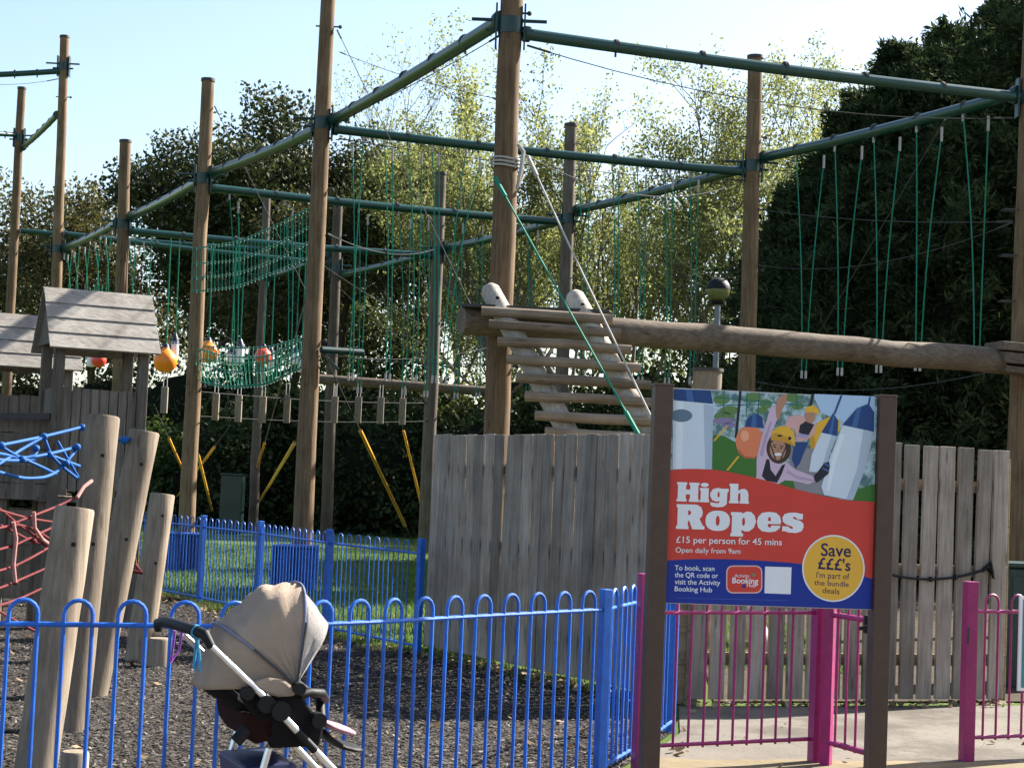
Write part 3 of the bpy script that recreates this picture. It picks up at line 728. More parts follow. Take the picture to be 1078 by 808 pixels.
fender(317, 384, 7, 16, 'lowest small white fender touching the tall orange brown pole', 260)
fender(96, 379, 9, 14, 'white fender seen under the eaves of the front tower', 300)

# hanging planks
for i, (px, py) in enumerate([(173, 421), (227, 428), (251, 430), (276.5, 431), (302, 431), (352, 431), (377, 431), (400.5, 432), (423.5, 433)]):
    k = (px - 200) / 252; Y = 1 / lerp(1 / 28.4, 1 / 36.9, max(0, k)); 
    c = W(px, py, Y); t = thing('hanging_plank', c - V(0, 0, .25), ['wooden plank hanging alone left of the net pole', 'first hanging wooden plank right of the net pole', 'second hanging wooden plank right of the net pole', 'hanging wooden plank in front of the far slim pole', 'hanging wooden plank left of the tall orange brown pole', 'hanging wooden plank in front of the grey pole', 'hanging wooden plank just right of the guy cable', 'hanging wooden plank between the two others near the fence corner', 'hanging wooden plank nearest the fence corner pole'][i], 'plank', 'planks hanging on cables')
    hh = 14 * Y / F; m = MB(); m.abox(c, 7 * Y / F, .08, hh * 2); m.build('plank', M['post'], t, bevel=.01)
    m = MB()
    for s in (-.3, .3): m.tube([c + V(s * .1, 0, hh * .6), c + V(s * .1, 0, hh + .25)], .008, 5)
    m.build('rope', M['ropew'], t)

# guy lines with yellow sleeves
def guy(top, s0, s1, bot, label):
    a = W(*top); e = G(*bot)
    t = thing('guy_line', e, label, 'guy line', 'guy lines with yellow sleeves')
    k0 = (s0[1] - top[1]) / (bot[1] - top[1]); k1 = (s1[1] - top[1]) / (bot[1] - top[1])
    def onl(py):
        lo, hi = 0, 1
        for _ in range(30):
            m = (lo + hi) / 2
            if proj(lerp(a, e, m))[1] < py: lo = m
            else: hi = m
        return lerp(a, e, lo)
    MB().tube([a, e], .011, 6).build('guy_cable', M['cable'], t)
    p, q = onl(s0[1]), onl(s1[1]); MB().tube([p, lerp(p, q, .5), q], .030, 10).build('yellow_sleeve', M['yellow'], t)
    d = (e - q).normalized(); m = MB(); m.tube([q, q + d * .3], .03, 6); m.tube([e - d * .4, e], .03, 6); m.build('turnbuckle', M['cable'], t)
guy((342, 374, 24.1), (381, 453), (429, 553), (443, 588), 'long yellow sleeved guy from the tall orange brown pole to the right')
guy((410, 392, 37.0), (426, 453), (451, 558), (455, 578), 'steep yellow sleeved guy beside the grey fence corner')
guy((324, 306, 24.1), (279.5, 466), (261, 524), (256, 545), 'yellow sleeved guy left of the tall orange brown pole')
guy((322, 446, 24.1), (309, 466), (266, 537), (262, 546), 'slanting yellow sleeved guy ending low on the tall orange brown pole')
guy((162, 425, 33.0), (179, 461), (192, 492), (216, 548), 'yellow sleeved guy left of the net pole')
guy((202, 452, 28.4), (208, 478), (223, 537), (227, 552), 'yellow sleeved guy rising to the right side of the net pole')
guy((243, 447, 33.5), (225, 470), (183, 522), (170, 545), 'yellow sleeved guy crossing behind the net pole')

# ------------------------------------------------------------------ log beam, platform, ladder
p, q = W(486, 336, 18.05), W(1052, 379, 20.25); n = 14
pts = [lerp(p, q, i / n) + V(0, 0, rnd.gauss(0, .008)) for i in range(n + 1)]
o = MB().tube(pts, [.152 * rnd.uniform(.97, 1.03) for _ in pts], 24).build('log_beam', M['log'], None, p)
tag(o, 'long thick brown log beam running from the ladder top to the right pole', 'log')
t = thing('pole_platform', W(1075, 400, 20.5), 'small wooden platform on the right edge pole at the log beam end', 'platform')
for k, (y, h) in enumerate([(367, .10), (379, .13), (391, .08)]):
    m = MB(); c = W(1072 + 2 * k, y, 20.3); m.box(c, (.32, .1, -.01), (-.06, .2 - .03 * k, 0), (0, 0, h / 2)); m.build('platform_timber', M['log'], t, bevel=.01)
t = thing('pole_platform', W(342, 369, 24.1), 'short dark green bar platform sticking out of the tall orange brown pole', 'platform')
MB().tube([W(338, 368, 24.0), W(382, 371, 24.4)], .05, 12).build('platform_tube', M['greendk'], t)
m = MB(); m.bar(W(338, 371, 24.3), W(356, 389, 24.3), .05, .05); m.build('platform_brace', M['greendk'], t)
p, q = W(322, 398, 37.4), W(515, 412, 38.2)
tag(MB().tube([lerp(p, q, i / 6) for i in range(7)], .11, 14).build('log_beam', M['log'], None, p), 'far thin log beam passing behind the fence corner pole', 'log')

lad = thing('climbing_ladder', G(640, 664), 'wide wooden ladder of round rungs leaning up to the log beam', 'ladder')
def rail(a, b, x):
    A, B = W(*a), W(*b); d = (B - A).normalized(); E = A + d * (-A.z / d.z)
    k = 12; pts = [A + (E - A) * (i / k) for i in range(k + 1)]
    rs = [.104] + [.108 * rnd.uniform(.97, 1.04) for _ in range(k)]
    pts = [A - d * .05] + pts; rs = [.072] + rs
    MB().tube(pts, rs, 18).build('side_rail', M['rail'], lad)
    m = MB(); c = A + d * .12 + V(.03, -.106, 0); m.tube([c, c - V(0, .02, 0)], .022, 8); m.build('bolt_hole', M['black'], lad)
rail((516, 306, 18.0), (594.7, 449, 17.2), 0); rail((605, 313, 18.0), (680, 451, 17.2), 1)
for i, (x0, y0, x1, y1) in enumerate([(120, 168, 740, 208), (155, 228, 780, 272), (195, 312, 828, 352), (238, 395, 875, 437), (283, 482, 922, 518), (325, 570, 966, 604), (372, 660, 1006, 690), (420, 738, 1048, 768), (466, 822, 1088, 850), (510, 905, 1130, 930)]):
    k = i / 7; Y = lerp(17.72, 16.95, k)
    a = W(480 + x0 * .2227, 290 + y0 * .2227, Y); c = W(480 + x1 * .2227, 290 + y1 * .2227, Y)
    m = MB(); m.tube([a, lerp(a, c, .5) + V(0, 0, rnd.gauss(0, .01)), c], [.05 * rnd.uniform(.95, 1.1) for _ in range(3)], 14)
    m.build('rung', M['rung'], lad)
m = MB(); a = W(487, 323, 18.05); c = W(640, 330, 18.05); m.bar(a, c, .5, .03); m.build('landing_board', M['cap'], lad)

# ------------------------------------------------------------------ globe lamp and cut post
b0 = at(750, 24.4)
t = thing('globe_lamp', b0, 'globe street lamp with black top half on a thin grey pole', 'lamp')
c = W(756, 305, 24.4); R = 13.2 * 24.4 / F
MB().tube([b0, V(c.x, c.y, c.z - R)], .042, 12).build('lamp_pole', paint('galvanised_steel', (.15, .17, .19), .5), t)
MB().lathe(c, [(R * math.cos(a), R * math.sin(a)) for a in np.linspace(0.03, 1.54, 10)], 22).build('lamp_cover', M['black'], t)
m = MB().lathe(c, [(R * .97 * math.cos(a) + .001, R * .97 * math.sin(a)) for a in np.linspace(-1.54, 0, 10)], 22)
m.build('lamp_globe', paint('olive_lamp_glass', (.13, .14, .045), .2, .15), t)
MB().lathe(c, [(.06, -R * 1.22), (.09, -R * 1.1), (.1, -R * .9)], 14).build('lamp_collar', M['black'], t)
b0 = at(741, 17.6); t = thing('cut_post', b0, 'short thick round post with a black cap behind the poster', 'post')
zt = W(741, 391, 17.6).z
MB().tube([b0, V(b0.x, b0.y, zt)], .15, 18).build('post_shaft', M['post'], t)
MB().tube([V(b0.x, b0.y, zt), V(b0.x, b0.y, zt + .035)], .165, 18).build('post_cap', M['cap'], t)

# ------------------------------------------------------------------ board fences
def boards(root, A, B, pitch, wid, H, side, skip=None):
    d = (B - A); L = d.length; d.normalize(); nrm = V(d.y, -d.x, 0) * side; n = int(L / pitch)
    for i in range(n):
        c = A + d * (pitch * (i + .5)); w = wid * rnd.uniform(.93, 1.05); h = H + rnd.gauss(0, .005)
        m = MB(); tilt = d * rnd.gauss(0, .006) + nrm * rnd.gauss(0, .006)
        m.box(c + V(0, 0, .05 + h / 2) + tilt * .5, d * w / 2, nrm * .015, V(0, 0, h / 2) + tilt); m.build('board', M['board'], root, bevel=.004)
    for z in (.35, 1.05, 1.72):
        m = MB(); m.bar(A - nrm * .045 + V(0, 0, z), B - nrm * .045 + V(0, 0, z), .04, .09); m.build('fence_rail', M['boardback'], root)
    k = max(2, int(L / 1.8) + 1)
    for j in range(k):
        c = lerp(A, B, j / (k - 1)) - nrm * .12; m = MB(); m.abox(c + V(0, 0, .98), .09, .09, 1.96); m.build('fence_post', M['boardback'], root, bevel=.006)
t = thing('board_fence', WF0, 'tall grey close boarded fence in front of the wooden ladder', 'fence'); boards(t, WF0, WF1, .158, .137, 1.97, 1)
t = thing('board_fence', WF1, 'gappy grey board fence behind the poster and magenta railing', 'fence'); A2 = WF1 + V(.06, 0, 0); boards(t, A2, RF1, .163, .131, 1.98, 1)
dd = (RF1 - A2).normalized(); nn = V(dd.y, -dd.x, 0)
p, q = W(936, 604, A2.lerp(RF1, .6).y - .05), W(1040, 598, RF1.y - .1)
mb = MB(); mb.tube(sagline(p, q, .06), .011, 6); mb.tube([q, q + V(.05, 0, -.08), q + V(.02, 0, .05), q + V(-.05, -.02, -.02)], .016, 6)
for k in (.45, .7): mb.sphere(sagline(p, q, .06)[int(k * 12)], .022, 8, 6)
tag(mb.build('tie_cable', M['black'], None, p), 'black cable tied across the gappy board fence', 'cable')

# ------------------------------------------------------------------ bow top railings
def along(poly, s):
    for a, b in zip(poly, poly[1:]):
        l = (b - a).length
        if s <= l: return lerp(a, b, s / l), (b - a).normalized()
        s -= l
    return poly[-1], (poly[-1] - poly[-2]).normalized()
def plen(poly): return sum((b - a).length for a, b in zip(poly, poly[1:]))
def bow_rail(root, poly, pitch, hw, H, mat, br=.0092, z0=.06, rail_top=.934, start=.1, end=.05, rr=.011):
    L = plen(poly); s = start
    while s + hw < L - end:
        pts = []
        (a, d), (c, _) = along(poly, s), along(poly, s + hw); r = (c - a).length / 2; mid = (a + c) / 2; dd = (c - a).normalized()
        pts = [a + V(0, 0, z0), a + V(0, 0, H - r)] + [mid - dd * r * math.cos(k * math.pi / 8) + V(0, 0, H - r + r * math.sin(k * math.pi / 8)) for k in range(1, 8)] + [c + V(0, 0, H - r), c + V(0, 0, z0)]
        MB().tube(pts, br, 8).build('hoop_bar', mat, root); s += pitch
    n = max(2, int(L / .15))
    for z in (z0 + .02, rail_top):
        pts = [along(poly, L * i / n)[0] + V(0, 0, z) for i in range(n + 1)]
        mb = MB()
        for a, b in zip(pts, pts[1:]): pass
        mb.tube(pts, rr, 8); mb.build('rail', mat, root)
def post(root, p, w, H, mat, rot=0, name='post'):
    c, s = math.cos(rot), math.sin(rot); m = MB(); m.box(p + V(0, 0, H / 2), (c * w / 2, s * w / 2, 0), (-s * w / 2, c * w / 2, 0), (0, 0, H / 2)); return m.build(name, mat, root, bevel=.004)
t = thing('bow_top_fence', NEAR[2], 'near blue bow top railing behind the pushchair', 'fence')
L = plen(NEAR); d0 = (NEAR[3] - NEAR[2]).length
bow_rail(t, NEAR, .222, .117, 1.035, M['blue'], .0092, start=(plen(NEAR[:3]) + .125 - .058) % .222, end=.02)
post(t, NEAR[-1] + V(.01, .01, 0), .055, 1.045, M['blue'], .55)
t = thing('bow_top_fence', NEAR2[0], 'blue bow top railing running back beside the poster to the board fence', 'fence')
bow_rail(t, NEAR2, .222, .117, 1.035, M['blue'], .0092, start=.1, end=.03)
post(t, NEAR2[-1] + V(.0, .04, 0), .05, 1.045, M['blue'], .9)
t = thing('bow_top_fence', FAR[1], 'far blue bow top fence in front of the lawn', 'fence')
bow_rail(t, FAR, .19, .095, 1.03, M['blue'], .0062, rail_top=.92, start=.06)
for p in FAR[1:]: post(t, p, .06, 1.06, M['blue'], -.9)
# magenta railing
t = thing('railing', PK1, 'magenta railing beneath the poster with a post at either end', 'fence')
bow_rail(t, [PK1, PK2], .208, .104, 1.0, M['pink'], .0078, z0=.13, rail_top=.9, start=.12, rr=.012)
post(t, PK1, .075, 1.12, M['pink'], .3); post(t, PK2, .078, 1.12, M['pink'], .3)
GE = at(934, 9.75)
t = thing('gate', PK2, 'magenta gate leaf standing open behind the right post of the poster', 'gate')
ga = PK2 + (GE - PK2).normalized() * .11
bow_rail(t, [ga, GE], .104 * 2, .104, 1.0, M['pink'], .0078, z0=.13, rail_top=.9, start=.09, rr=.018)
post(t, ga, .06, 1.08, M['pink'], -.5, 'gate_stile'); post(t, GE, .05, 1.08, M['pink'], -.5, 'gate_stile')
m = MB(); c = lerp(ga, GE, .75) + V(0, -.03, .88); m.abox(c, .07, .05, .1); m.tube([c + V(0, -.03, 0), c + V(0, -.09, 0), c + V(-.08, -.09, -.02)], .012, 8); m.build('gate_latch', M['black'], t)
PKE = at(1190, 11.25)
t = thing('railing', PK3, 'magenta railing at the right edge carrying a small notice', 'fence')
bow_rail(t, [PK3, PKE], .208, .104, 1.03, M['pink'], .0078, z0=.13, rail_top=.925, start=.125, rr=.012)
post(t, PK3, .075, 1.11, M['pink'], .2)
m = MB(); c = PK3 + V(-.02, -.04, .78); m.abox(c, .012, .012, .1); m.build('gate_keeper', M['greendk'], t)
# small notice
c0 = W(1071, 627, 10.8); d = (PKE - PK3).normalized(); nrm = V(d.y, -d.x, 0)
t = thing('notice_board', c0 - V(0, 0, .65), 'teal notice with white edge hung on the magenta railing', 'sign')
m = MB(); hN = 98 * 10.8 / F; m.box(c0 + d * .32 + nrm * .02 - V(0, 0, hN / 2), d * .32, nrm * .006, V(0, 0, hN / 2)); m.build('notice_panel', M['white'], t)
m = MB(); m.box(c0 + d * .325 + nrm * .028 - V(0, 0, hN / 2), d * .30, nrm * .002, V(0, 0, hN / 2 - .02)); m.build('notice_print', paint('teal_print', (.02, .22, .24), .5), t)
m = MB(); m.box(c0 + d * .33 + nrm * .032 - V(0, 0, hN * .55), d * .27, nrm * .001, V(0, 0, .06)); m.build('orange_band', M['orange'], t)
m = MB(); m.box(c0 + d * .33 + nrm * .032 - V(0, 0, hN * .16), d * .27, nrm * .001, V(0, 0, .05)); m.build('navy_band', M['navy'], t)
# dark green cabinet at the right, and one at left
def cabinet(p, w, dp, h, label, mat):
    t = thing('cabinet', p, label, 'cabinet'); m = MB(); m.abox(p + V(0, 0, h / 2), w, dp, h); m.build('cabinet_body', mat, t, bevel=.02)
    m = MB(); m.abox(p + V(0, 0, h + .02), w + .06, dp + .06, .04); m.build('cabinet_lid', mat, t, bevel=.01)
    m = MB(); m.abox(p + V(0, -dp / 2 - .004, h / 2), w * .9, .008, h * .86); m.build('cabinet_door', mat, t, bevel=.003)
cabinet(at(1092, 15.2), .6, .5, 1.05, 'dark green cabinet at the right edge beside the board fence end', M['greendk'])
cabinet(at(246, 44.0), .55, .5, 1.5, 'dark green cabinet standing far behind the blue fence', M['greendk'])
# blue litter bins behind the fence
for px, Y, w, h, lab in [(315, 23.6, .54, .6, 'blue slatted litter bin behind the far fence in front of the tall pole'), (197, 27.0, .56, .58, 'blue slatted litter bin behind the far fence at the left')]:
    p = at(px, Y); t = thing('litter_bin', p, lab, 'bin', 'blue litter bins on the lawn')
    m = MB(); m.abox(p + V(0, 0, h / 2), w * .92, w * .92, h * .96); m.build('bin_body', M['bluedk'], t, bevel=.02)
    m = MB()
    for k in range(11):
        for s in (-1, 1):
            m.abox(p + V(-w / 2 + w * (k + .5) / 11, s * w / 2, h / 2), w / 17, .02, h * .94); m.abox(p + V(s * w / 2, -w / 2 + w * (k + .5) / 11, h / 2), .02, w / 17, h * .94)
    m.build('bin_slats', M['bluedk'], t); m = MB(); m.abox(p + V(0, 0, h + .01), w * 1.05, w * 1.05, .035); m.build('bin_rim', M['bluedk'], t, bevel=.008)

# ------------------------------------------------------------------ play towers
def tower(R0, R1, name_lab, phi, w=.52, drop=.62, deckz=1.25, wall=True):
    """R0,R1: ridge ends (world)"""
    d = V(math.cos(phi), math.sin(phi), 0); nf = V(math.sin(phi), -math.cos(phi), 0); L = (R1 - R0).dot(d); zr = R0.z; ze = zr - drop
    R1 = R0 + d * L; C = (R0 + R1) / 2; base = V(C.x, C.y, 0)
    t = thing('play_tower', base, name_lab, 'play tower', 'wooden play towers')
    for s in (1, -1):
        m = MB(); nb = 4
        for k in range(nb):
            a0 = k / nb; a1 = (k + 1.08) / nb
            dn = (nf * s * w - V(0, 0, drop)); thn = (nf * s * drop + V(0, 0, w)).normalized() * .022
            p0 = R0 + dn * a0 + thn * (.35 * (1) ); p1 = R0 + dn * a1 + thn * 1.0
            mid = (p0 + p1) / 2; half = (p1 - p0) / 2
            ov = .0
            m.box(mid + d * L / 2, d * (L / 2 + ov), half, thn.normalized() * .011)
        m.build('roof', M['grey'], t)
    for e in (R0 + d * .05, R1 - d * .05):
        m = MB(); m.prism([e + nf * (w * .86) - V(0, 0, drop * .9), e - nf * (w * .86) - V(0, 0, drop * .9), e - V(0, 0, .06)], d * .03); m.build('gable', M['greyv'], t)
    for s in (1, -1):
        for e in (R0 + d * .13, R1 - d * .13):
            p = V(e.x, e.y, 0) + nf * s * (w * .68); m = MB(); h = ze + .16
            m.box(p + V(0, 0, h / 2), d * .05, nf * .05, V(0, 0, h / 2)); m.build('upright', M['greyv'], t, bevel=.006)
    # deck
    m = MB(); 
    for k in range(8):
        m.box(V(C.x, C.y, deckz) + nf * (w * 1.5 * ((k + .5) / 8 - .5)), d * (L / 2 - .02), nf * (w * .75 / 8 - .004), V(0, 0, .02))
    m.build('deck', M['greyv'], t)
    if wall:
        hw = 1.0
        for s in (1, -1):
            m = MB(); n = 8; l = L - .36
            for k in range(n):
                c = V(C.x, C.y, deckz + .1 + hw / 2) + nf * s * (w * .68) + d * (l * ((k + .5) / n - .5)); m.box(c, d * (l / n / 2 - .006), nf * .012, V(0, 0, hw / 2 + rnd.gauss(0, .006)))
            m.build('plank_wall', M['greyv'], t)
            m = MB()
            for k in range(5):
                c = V(C.x, C.y, .18 + k * .2) + nf * s * (w * .70); m.box(c, d * (l / 2), nf * .012, V(0, 0, .092))
            m.build('lower_boards', M['greyv'], t)
        for e, sg in ((R0 + d * .13, -1), (R1 - d * .13, 1)):
            m = MB(); n = 5; l = w * 1.2
            for k in range(n): m.box(V(e.x, e.y, deckz + .1 + hw / 2) + nf * (l * ((k + .5) / n - .5)), nf * (l / n / 2 - .005), d * .012, V(0, 0, hw / 2))
            m.build('plank_wall', M['greyv'], t)
    return t
tower(W(46, 303, 17.0), W(160, 310, 17.45), 'front wooden play tower with a steep plank roof and shadow across it', math.radians(25))
tower(W(-42, 327, 19.2), W(82, 333, 19.7), 'rear wooden play tower whose roof is cut by the left edge', math.radians(25))
# plank walkway side wall left of the front tower
a = W(-60, 520, 16.9); c = W(52, 520, 16.9); t = thing('plank_walkway', V(a.x, a.y, 0), 'boarded walkway with rail joining the front tower from the left', 'walkway')
for k in range(5):
    m = MB(); z = a.z + .06 + k * .165; m.bar(V(a.x, a.y, z), V(c.x, c.y, z), .02, .155); m.build('side_board', M['greyv'], t)
m = MB(); m.bar(W(-60, 437, 16.75), W(53, 438, 16.75), .06, .06); m.build('hand_rail', M['cap'], t)
for x in (-40, 4, 47):
    p = W(x, 520, 17.0); m = MB(); m.abox(V(p.x, p.y, .95), .09, .09, 1.9); m.build('upright', M['greyv'], t)
m = MB(); 
for k in range(7): m.box(V((a.x + c.x) / 2, a.y + .1 + k * .12, a.z), V((c.x - a.x) / 2, 0, 0), (0, .055, 0), (0, 0, .02))
m.build('deck', M['greyv'], t)

# ------------------------------------------------------------------ tilted play posts
def ppost(top, low, Y0, Y1, r0, r1, label):
    A = W(*top, Y0); B = W(*low, Y1); d = (B - A).normalized(); E = A + d * ((-.03 - A.z) / d.z)
    t = thing('play_post', V(E.x, E.y, 0), label, 'post', 'tilted log posts of the climbing net')
    n = 8; pts = [lerp(A, E, i / n) for i in range(n + 1)]; rs = [lerp(r0, r1, i / n) * rnd.uniform(.985, 1.015) for i in range(n + 1)]
    u = -d; pts = [A + u * .012] + pts; rs = [r0 * .93] + rs
    MB().tube(pts, rs, 26).build('post_shaft', M['post'], t)
    for k in (.12, .4):
        m = MB(); c = lerp(A, E, k); r = lerp(r0, r1, k); q = c + V(.42, -.9, 0).normalized() * (r * .985); nn_ = V(.42, -.9, 0).normalized(); m.tube([q - nn_ * .01, q + nn_ * .004], .012, 8); m.build('bolt_hole', M['black'], t)
    return A, E
P1 = ppost((78.5, 537), (38, 806), 8.75, 8.6, .102, .106, 'front tilted log post beside the red net, its foot out of frame')
P2 = ppost((108.5, 440), (74, 757), 10.6, 10.4, .103, .109, 'tallest tilted log post at the left holding the blue net')
P3 = ppost((152, 455), (98, 722), 12.1, 12.0, .105, .112, 'tilted log post with one bolt hole, second tallest')
P4 = ppost((171, 521), (145, 697), 14.4, 14.3, .103, .112, 'shorter tilted log post in front of the far fence')
b0 = G(167, 702); t = tag(MB().tube([b0, b0 + V(0, 0, .22), b0 + V(0, 0, .235)], [.095, .095, .085], 18).build('stump', M['post'], None, b0), 'low log stump beside the shorter tilted post', 'stump', 'log stumps in the mulch')
b0 = G(76, 850); zt = W(77, 790, b0.y).z; tag(MB().tube([b0, V(b0.x, b0.y, zt - .01), V(b0.x, b0.y, zt)], [.065, .065, .058], 18).build('stump', M['post'], None, b0), 'small round stump between the front posts at the bottom edge', 'stump', 'log stumps in the mulch')

# nets on the posts
def pxnet(name, lines, mat, r, label, Y0, extra=None, kn=None):
    k = .3095; root = thing(name, W(20, 480, Y0), label, 'rope net')
    m = MB()
    for ln in lines:
        pts = []
        for i, (x, y) in enumerate(ln):
            pts.append(W(x * k, 430 + y * k, Y0 + (x / 300) * .9 + (0 if i % 2 else .05)))
        # smooth
        fine = []
        for i in range(len(pts) - 1):
            for s in range(4): fine.append(lerp(pts[i], pts[i + 1], s / 4))
        fine.append(pts[-1])
        for _ in range(2): fine = [fine[0]] + [(fine[i - 1] + fine[i] * 2 + fine[i + 1]) / 4 for i in range(1, len(fine) - 1)] + [fine[-1]]
        m.tube(fine, r, 8)
    m.build('net_ropes', mat, root)
    if kn:
        m = MB()
        for x, y in kn: m.sphere(W(x * k, 430 + y * k, Y0 + (x / 300) * .9), r * 2.2, 10, 7, (1.1, 1, 1))
        m.build('knots', mat, root)
    if extra:
        for ln in extra:
            m = MB(); pts = [W(x * k, 430 + y * k, Y0 + (x / 300) * .9 - .03) for x, y in ln]; m.tube(pts, r * 1.6, 8); m.build('rope_sleeve', M['pinkrope'], root)
pxnet('blue_climbing_net', [[(-80, 140), (0, 125), (150, 95), (290, 60)], [(-60, 220), (0, 186), (70, 140), (150, 95)], [(-60, 150), (0, 152), (75, 170), (165, 155), (262, 130)], [(150, 95), (172, 157), (215, 200), (262, 236)],
     [(165, 155), (215, 175), (272, 196)], [(-60, 205), (0, 216), (80, 238), (150, 235), (195, 215), (240, 165), (265, 128)], [(75, 170), (135, 195), (190, 222)], [(0, 125), (30, 145), (75, 170), (120, 160), (130, 130)], [(195, 110), (235, 180), (270, 240)], [(-40, 170), (40, 178), (120, 172)]],
      M['bluerope'], .0105, 'blue rope climbing net strung to the tallest tilted post', 10.2, kn=[(150, 95), (168, 156), (75, 172), (262, 130), (5, 125), (280, 64), (122, 135), (225, 185)])
pxnet('red_climbing_net', [[(-60, 300), (0, 340), (60, 392), (160, 460)], [(-60, 330), (0, 345), (90, 372), (185, 386)], [(-60, 500), (0, 477), (50, 465), (110, 435), (182, 402)], [(-60, 565), (0, 550), (50, 535), (110, 505), (168, 470)],
     [(-60, 625), (0, 610), (70, 580), (155, 543)], [(-60, 690), (0, 668), (70, 645), (140, 612)], [(-60, 660), (0, 690), (60, 725), (125, 758)], [(45, 390), (110, 365), (200, 330), (260, 300)], [(0, 395), (50, 420), (110, 452), (165, 463)], [(-60, 420), (0, 405), (60, 392), (120, 410), (165, 440)]],
      M['redrope'], .007, 'red rope climbing net behind the front tilted post', 9.2, extra=[[(45, 385), (55, 440), (46, 530), (52, 590)], [(262, 302), (285, 265), (312, 245)], [(115, 350), (118, 405), (145, 445), (165, 460)]], kn=[(45, 465), (50, 535), (52, 590), (115, 450), (160, 462), (45, 390)])
mb = MB(); k = W(127, 462, 12.0); mb.tube([W(122, 463, 12.0), W(137, 462, 12.0)], .012, 8); mb.sphere(W(131, 463, 12.0), .03, 10, 8); 
tag(mb.build('rope_stub', M['bluerope'], None, k), 'short blue knotted rope stub between the two tallest tilted posts', 'rope')
mb = MB(); mb.tube([W(140, 580, 13.5), W(143, 594, 13.5), W(149, 603, 13.4), W(136, 600, 13.4)], .013, 8)
tag(mb.build('rope_stub', M['redrope'], None, W(143, 594, 13.5)), 'short red rope stub on the second tallest tilted post', 'rope')

# ------------------------------------------------------------------ poster sign
SL, SR = W(690.5, 600, 8.95), W(927, 600, 9.12); SL.z = SR.z = 0
sdv = (SR - SL).normalized(); snv = V(sdv.y, -sdv.x, 0)      # snv points to the viewer
sgn = thing('information_sign', (SL + SR) / 2, 'High Ropes poster on two square brown posts', 'sign')
zt = W(700, 406, 8.95).z
for c, x in ((SL, 0), (SR, 1)):
    post(sgn, c, .095, zt, M['signpost'], math.atan2(sdv.y, sdv.x), 'sign_post')
    m = MB(); m.box(c + V(0, 0, zt + .004), sdv * .05, snv * .05, (0, 0, .006)); m.build('post_cap', M['signpost'], sgn, bevel=.002)
def PS(px, py, lay=0):                   # photo place -> point on the sign's front plane (lay in mm)
    o = (SL + SR) / 2 + snv * (.012 + lay * .001); d = ray(px, py); k = (o - CAM).dot(snv) / d.dot(snv); return CAM + d * k
def s2(px, py):
    p = PS(px, py) - SL; return p.dot(sdv), p.z
uL = .05; uR = (SR - SL).length - .05
zT = (PS(708, 409).z + PS(918, 417).z) / 2; zB = (PS(703, 636).z + PS(917, 640.5).z) / 2
m = MB(); m.box(SL + sdv * (uL + uR) / 2 + V(0, 0, (zT + zB) / 2), sdv * (uR - uL) / 2, snv * .009, (0, 0, (zT - zB) / 2)); m.build('sign_panel', flat('panel_edge', (.5, .5, .5)), sgn)
def S3(u, z, lay): return SL + sdv * u + snv * (.010 + lay * .0006) + V(0, 0, z)
def poly2(name, pts, lay, mat, parent=None):
    m = MB(); vs = [S3(u, z, lay) for u, z in pts]
    a = sum(pts[i][0] * pts[(i + 1) % len(pts)][1] - pts[(i + 1) % len(pts)][0] * pts[i][1] for i in range(len(pts)))
    m.add(vs if a > 0 else vs[::-1], [tuple(range(len(vs)))])
    o = m.build(name, mat, parent or sgn); return o
def ppx(name, pix, lay, mat, parent=None): return poly2(name, [s2(x, y) for x, y in pix], lay, mat, parent)
def zpx(name, pts, lay, mat, parent=None):   # points in the enlarged crop of the poster photo (695..935 x 405..)
    return ppx(name, [(695 + x * .22263, 405 + y * .22263) for x, y in pts], lay, mat, parent)
def clampz(pts): return pts
RED = flat('poster_red', (.62, .055, .038)); BLU = flat('poster_blue', (.008, .03, .27)); YEL = flat('poster_yellow', (.80, .44, .05)); WHI = flat('poster_white', (.80, .80, .82)); NAV = flat('poster_navy', (.02, .015, .08))
# printed photograph
def m_photo():
    t = NT('printed_background'); v = t.coord((1, 1, 1)); f = t.noise(v, 13, 6, .7); h = t.noise(v, 30, 3, .6)
    c = t.ramp(f, [(.34, (.03, .10, .22)), (.45, (.10, .20, .16)), (.52, (.34, .46, .5)), (.62, (.50, .62, .75)), (.7, (.22, .30, .20))])
    t.base(c); t.set(Roughness=.5); return t.m
photo = poly2('printed_photo', [(uL, zB + .45), (uR, zB + .45), (uR, zT - .006), (uL, zT - .006)], 1, m_photo())
flg = flat('print_green', (.05, .17, .03)); flw = flat('print_white', (.62, .70, .78)); flb = flat('print_navy', (.02, .06, .20)); flo = flat('print_orange', (.75, .22, .10)); fly = flat('print_yellow', (.78, .44, .04)); fls = flat('print_skin', (.45, .24, .15)); flk = flat('print_black', (.02, .02, .03)); flp = flat('print_pink', (.60, .45, .58)); flgr = flat('print_grey', (.25, .25, .27)); flsky = flat('print_sky', (.42, .58, .78)); flh = flat('print_hair', (.06, .035, .025)); fll = flat('print_lilac', (.36, .34, .55))
def ell(cx, cy, rx, ry, n=28, a0=0, a1=2 * math.pi, rot=0):
    o = []
    for i in range(n):
        a = a0 + (a1 - a0) * i / (n if a1 - a0 > 6.28 else n - 1); x, y = rx * math.cos(a), ry * math.sin(a); o.append((cx + x * math.cos(rot) - y * math.sin(rot), cy + x * math.sin(rot) + y * math.cos(rot)))
    return o
ZC = photo
zpx('printed_lawn', [(246, 235), (300, 240), (470, 330), (600, 420), (760, 520), (700, 530), (430, 440), (248, 405)], 2, flg, ZC)
zpx('printed_sky', [(720, 42), (1016, 54), (1016, 210), (900, 190), (760, 130)], 2, flsky, ZC)
zpx('printed_path', [(600, 300), (760, 300), (780, 520), (640, 500)], 2.2, flgr, ZC)
